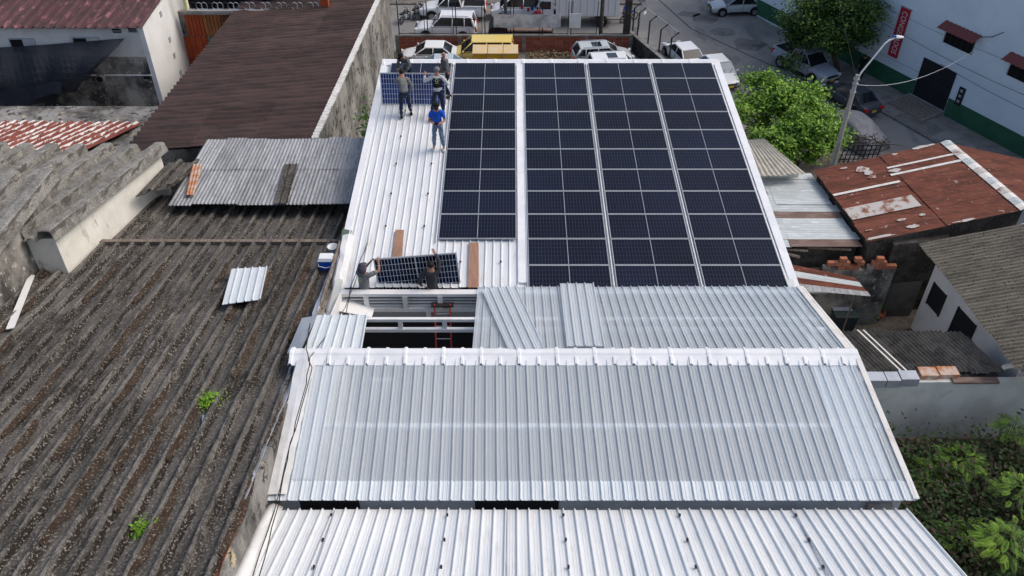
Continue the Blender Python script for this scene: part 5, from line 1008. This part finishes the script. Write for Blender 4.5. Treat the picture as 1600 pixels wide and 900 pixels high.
# yellow tarpaulin boxes
for k in range(3):
    x=-2.25+k*1.08; lb=['leftmost yellow tarpaulin box with red printing near the taxi','middle yellow tarpaulin box between its two neighbours','rightmost yellow tarpaulin box with its flap hanging open'][k]
    yb_=E('tarpaulin_box',(x,57.6,0),lb,'box','yellow tarpaulin boxes in the car park')
    MB().box((x,57.6,1.0),(1.0,1.2,2.0)).build('side_cloth','yellow_tarp',yb_); MB().slab([(x-.52,56.95,2.02),(x+.52,56.95,2.02),(x+.52,58.25,2.1),(x-.52,58.25,2.1)],.05).build('top_cloth','yellow_faded',yb_)
    for s in(-1,1): MB().tube([(x+s*.51,56.96,0),(x+s*.51,56.96,2.03)],.025,4).build('pole','rust_orange',yb_)
    if k==0: 
        for q in range(5): MB().box((x-.3+q*.15,56.985,1.6),(.09,.01,.1)).build('print_mark','banner_red',yb_)
tag(MB().box((1.5,58.2,.35),(1.1,.8,.5)).build('black_tub','cloth_black'),'black open tub beside the yellow boxes','tub')
def moto(loc,rz,label,paint):
    T=E('motorcycle',loc,label,'motorcycle','motorcycles parked across the street',rz)
    for x in(-.62,.62):
        m=MB(); m.tube([(x+.29*math.cos(a),0,.3+.29*math.sin(a)) for a in [k*PI/8 for k in range(17)]],.045,5); wo=m.build('wheel','tyre',T,world=False); MB().disc((x,0,.3),(0,1,0),.07,.1,8).build('hub','rim',wo,world=False)
    MB().tube([(-.62,0,.3),(-.1,0,.4),(.3,0,.75),(.5,0,.8),(.62,0,.3)],.04,6).build('chassis','iron',T,world=False)
    m=MB(); m.ball((.15,0,.78),.2,8,6,(1.5,.7,.7)); m.build('tank',paint,T,world=False,smooth=True); MB().box((-.35,0,.78),(.7,.24,.1),ry=.1).build('seat','rubber',T,world=False); MB().box((0,0,.42),(.35,.25,.28)).build('engine','galv',T,world=False)
    MB().tube([(.42,-.33,1.0),(.48,0,.95),(.42,.33,1.0)],.018,5).build('handlebar','iron',T,world=False); m=MB(); m.ball((.58,0,.85),.09,7,5); m.build('headlight','lamp_clear',T,world=False)
moto((-8.6,67.4,0),1.2,'dark motorcycle parked by the boundary wall','paint_black'); moto((-7.8,68.3,0),1.4,'second dark motorcycle parked left of the white pickup','paint_charcoal'); moto((-7.3,68.5,0),1.5,'dark motorcycle parked closest to the white pickup','paint_black')
moto((9.4,67.4,0),.6,'blue motorcycle standing behind the box truck','blue_paint')
person((9.1,67.1,0),.5,'rider in dark blue clothes beside the motorcycle behind the truck',shirt='cloth_blue',trousers='cloth_navy',cap='cloth_white',logo=False)
person((2.0,66.0,0),.2,'person in red and blue shirt standing by the white truck',shirt='banner_red',trousers='cloth_navy',logo=False)
c=G(1343,107,0); person(WP(1.1,.9,.13),2.4,'dark clothed person standing against the green wall base beyond the lamp pole',shirt='cloth_black',trousers='cloth_black',logo=False)
# ================================================================ TREES AND PLANTS
def tree(name,label,base,cc,rad,nleaf,size,mats,seed,trunk=.16,nb=9,clumps=42,shell=.62,wob=.25):
    T=E(name,base,label,'tree'); r_=random.Random(seed); cc=Vector(cc); base=Vector(base)
    m=MB(); fork=base.lerp(cc,.45); m.tube([base,base.lerp(fork,.5)+Vector((.08,.05,0)),fork],trunk,8,r2=trunk*.7); m.build('trunk','bark',T)
    cl=[]
    for k in range(clumps):
        while True:
            d=Vector((r_.gauss(0,1),r_.gauss(0,1),r_.gauss(0,1))).normalized(); 
            if d.z>-.75: break
        q=r_.uniform(shell,1.0)*(1+wob*noise.noise(d*2.3+Vector((seed,0,0)))*1.6); cl.append((cc+Vector((d.x*rad[0]*q,d.y*rad[1]*q,d.z*rad[2]*q)),r_.uniform(.55,1.05)))
    m=MB()
    for k in range(nb):
        p=cl[k][0]; m.tube([fork,fork.lerp(p,.5)+Vector((0,0,.2)),p],trunk*.45,5,r2=.02)
    m.build('limb','bark',T)
    def pos(rr__):
        c_,s=cl[rr__.randrange(len(cl))]; f=sum(rad)/3*.27*s
        return c_+Vector((rr__.gauss(0,f*.75),rr__.gauss(0,f*.75),rr__.gauss(0,f*.5)))
    leafmesh(nleaf,pos,size,'crown',mats,T,seed=seed,kind='stuff'); return T
tree('street_tree','large dark green street tree shading the silver pickup',(23.4,57.4,.1),(21.9,57.8,3.5),(3.3,2.6,2.7),40000,.17,['leaf_dark','leaf_dark','leaf_deep'],21,trunk=.2,clumps=60,shell=.45)
tree('bright_tree','bright yellow green sprawling tree between the solar roof and the street',(16.2,46.5,0),(16.5,47.4,3.0),(3.0,2.7,1.3),26000,.2,['leaf_bright','leaf_bright','leaf_lime','leaf_dark'],33,trunk=.13,clumps=46,shell=.3,wob=.6)
tree('bright_tree','smaller bright green bushy tree spilling down behind the beige shed',(16.2,42.6,0),(16.3,42.6,3.4),(2.2,1.8,1.3),18000,.18,['leaf_bright','leaf_bright','leaf_dark'],35,trunk=.1,clumps=34,shell=.3,wob=.5)
dbm=MB()
for k in range(90):
    p=Vector((13.4+rn.gauss(0,.7),43.5+rn.gauss(0,1.4),1.5+rn.random()*1.6)); dbm.tube([p,p+Vector((rn.gauss(0,.5),rn.gauss(0,.5),rn.gauss(0,.3)))],.025,3)
tag(dbm.build('brush_heap','bark'),'heap of dead dark branches at the foot of the bright green tree','branches',kind='stuff')
MB().quad((11,39,.003),(24,39,.003),(19,50,.003),(11,50,.003)).build('yard_soil','dirt',kind='structure')
# garden at the lower right: dark undergrowth and feathery fronds
MB().quad((8.1,0,.002),(40,0,.002),(40,23.84,.002),(8.1,23.84,.002)).build('garden_soil','soil_dark',kind='structure')
leafmesh(80000,lambda r_:Vector((r_.uniform(8.5,24),r_.uniform(9,22.6),0))+Vector((0,0,r_.random()*(.7+2.4*max(0,noise.noise(Vector((r_.random()*9,r_.random()*9,0)))+.5)))),.17,'undergrowth',['leaf_deep','leaf_deep','leaf_deep','bark'],None,seed=6,kind='stuff')
fme=[]
for v in range(3):
    m=MB(); r_=random.Random(v); Lf=.62; m.tube([(0,0,0),(Lf*.5,0,.06),(Lf,0,0)],.005,3)
    for k in range(15):
        t=.08+k*.062; x=Lf*t; zz=.06*math.sin(t*PI); ln=.19*math.sin(PI*min(1,t*.85+.12))**.7
        for s in(-1,1):
            d=Vector((.45,s,-.25-.1*r_.random())).normalized(); p=Vector((x,0,zz)); e=Vector((.011,0,0))
            m.add([p-e*.4,p+d*ln*.5-e,p+d*ln,p+d*ln*.5+e],[(0,1,2,3)])
    me=bpy.data.meshes.new('frond'); me.from_pydata([tuple(q) for q in m.v],[],m.f); fme.append(me)
fmats=['leaf_bright','leaf_dark','leaf_lime']
for v in range(3): fme[v].materials.append(MATS[fmats[0 if v==0 else 1]])
def frond_shrub(base,crown,n,label,seed,spread=(1.2,1.2,.6),cname='mimosa_shrub'):
    T=E(cname,base,label,'shrub'); r_=random.Random(seed); base=Vector(base); m=MB()
    for k in range(n):
        a=r_.random()*2*PI; q=math.sqrt(r_.random()); p=Vector(crown)+Vector((math.cos(a)*spread[0]*q,math.sin(a)*spread[1]*q,spread[2]*(1-q*q)+r_.gauss(0,.12)))
        o=link('frond',fme[r_.choice((0,2,1,0))],T,p-base); o.rotation_euler=(r_.gauss(0,.25),r_.uniform(-.1,.5),a+r_.gauss(0,.5)); s=r_.uniform(.42,.85); o.scale=(s,s,s)
        if k%3==0: m.tube([base,base.lerp(p,.6)+Vector((0,0,.15)),p],.018,4,r2=.006)
    m.build('stem','bark',T)
gg=lambda x,y,z:G(x,y,z)
for k,(x,y,z,n,sp,lb) in enumerate(((1500,722,1.6,120,(.8,.6,.3),'feathery shrub with one bright arching branch below the grey wall'),(1440,745,1.0,90,(.9,.6,.3),'low feathery shrub close to the roof corner'),
  (1585,672,2.2,100,(.6,.5,.3),'bright feathery shrub against the grey wall at the right edge'),(1590,770,2.6,90,(.6,.6,.35),'bright green fronds at the right edge, mid height of the garden'),
  (1570,850,3.0,120,(.8,.6,.4),'feathery green shrub in the bottom right corner'),(1500,840,1.2,80,(.9,.7,.3),'dim feathery shrub in the shade left of the corner one'))):
    c=gg(x,y,z); frond_shrub((c.x,c.y,0),c,n,lb,60+k,sp)
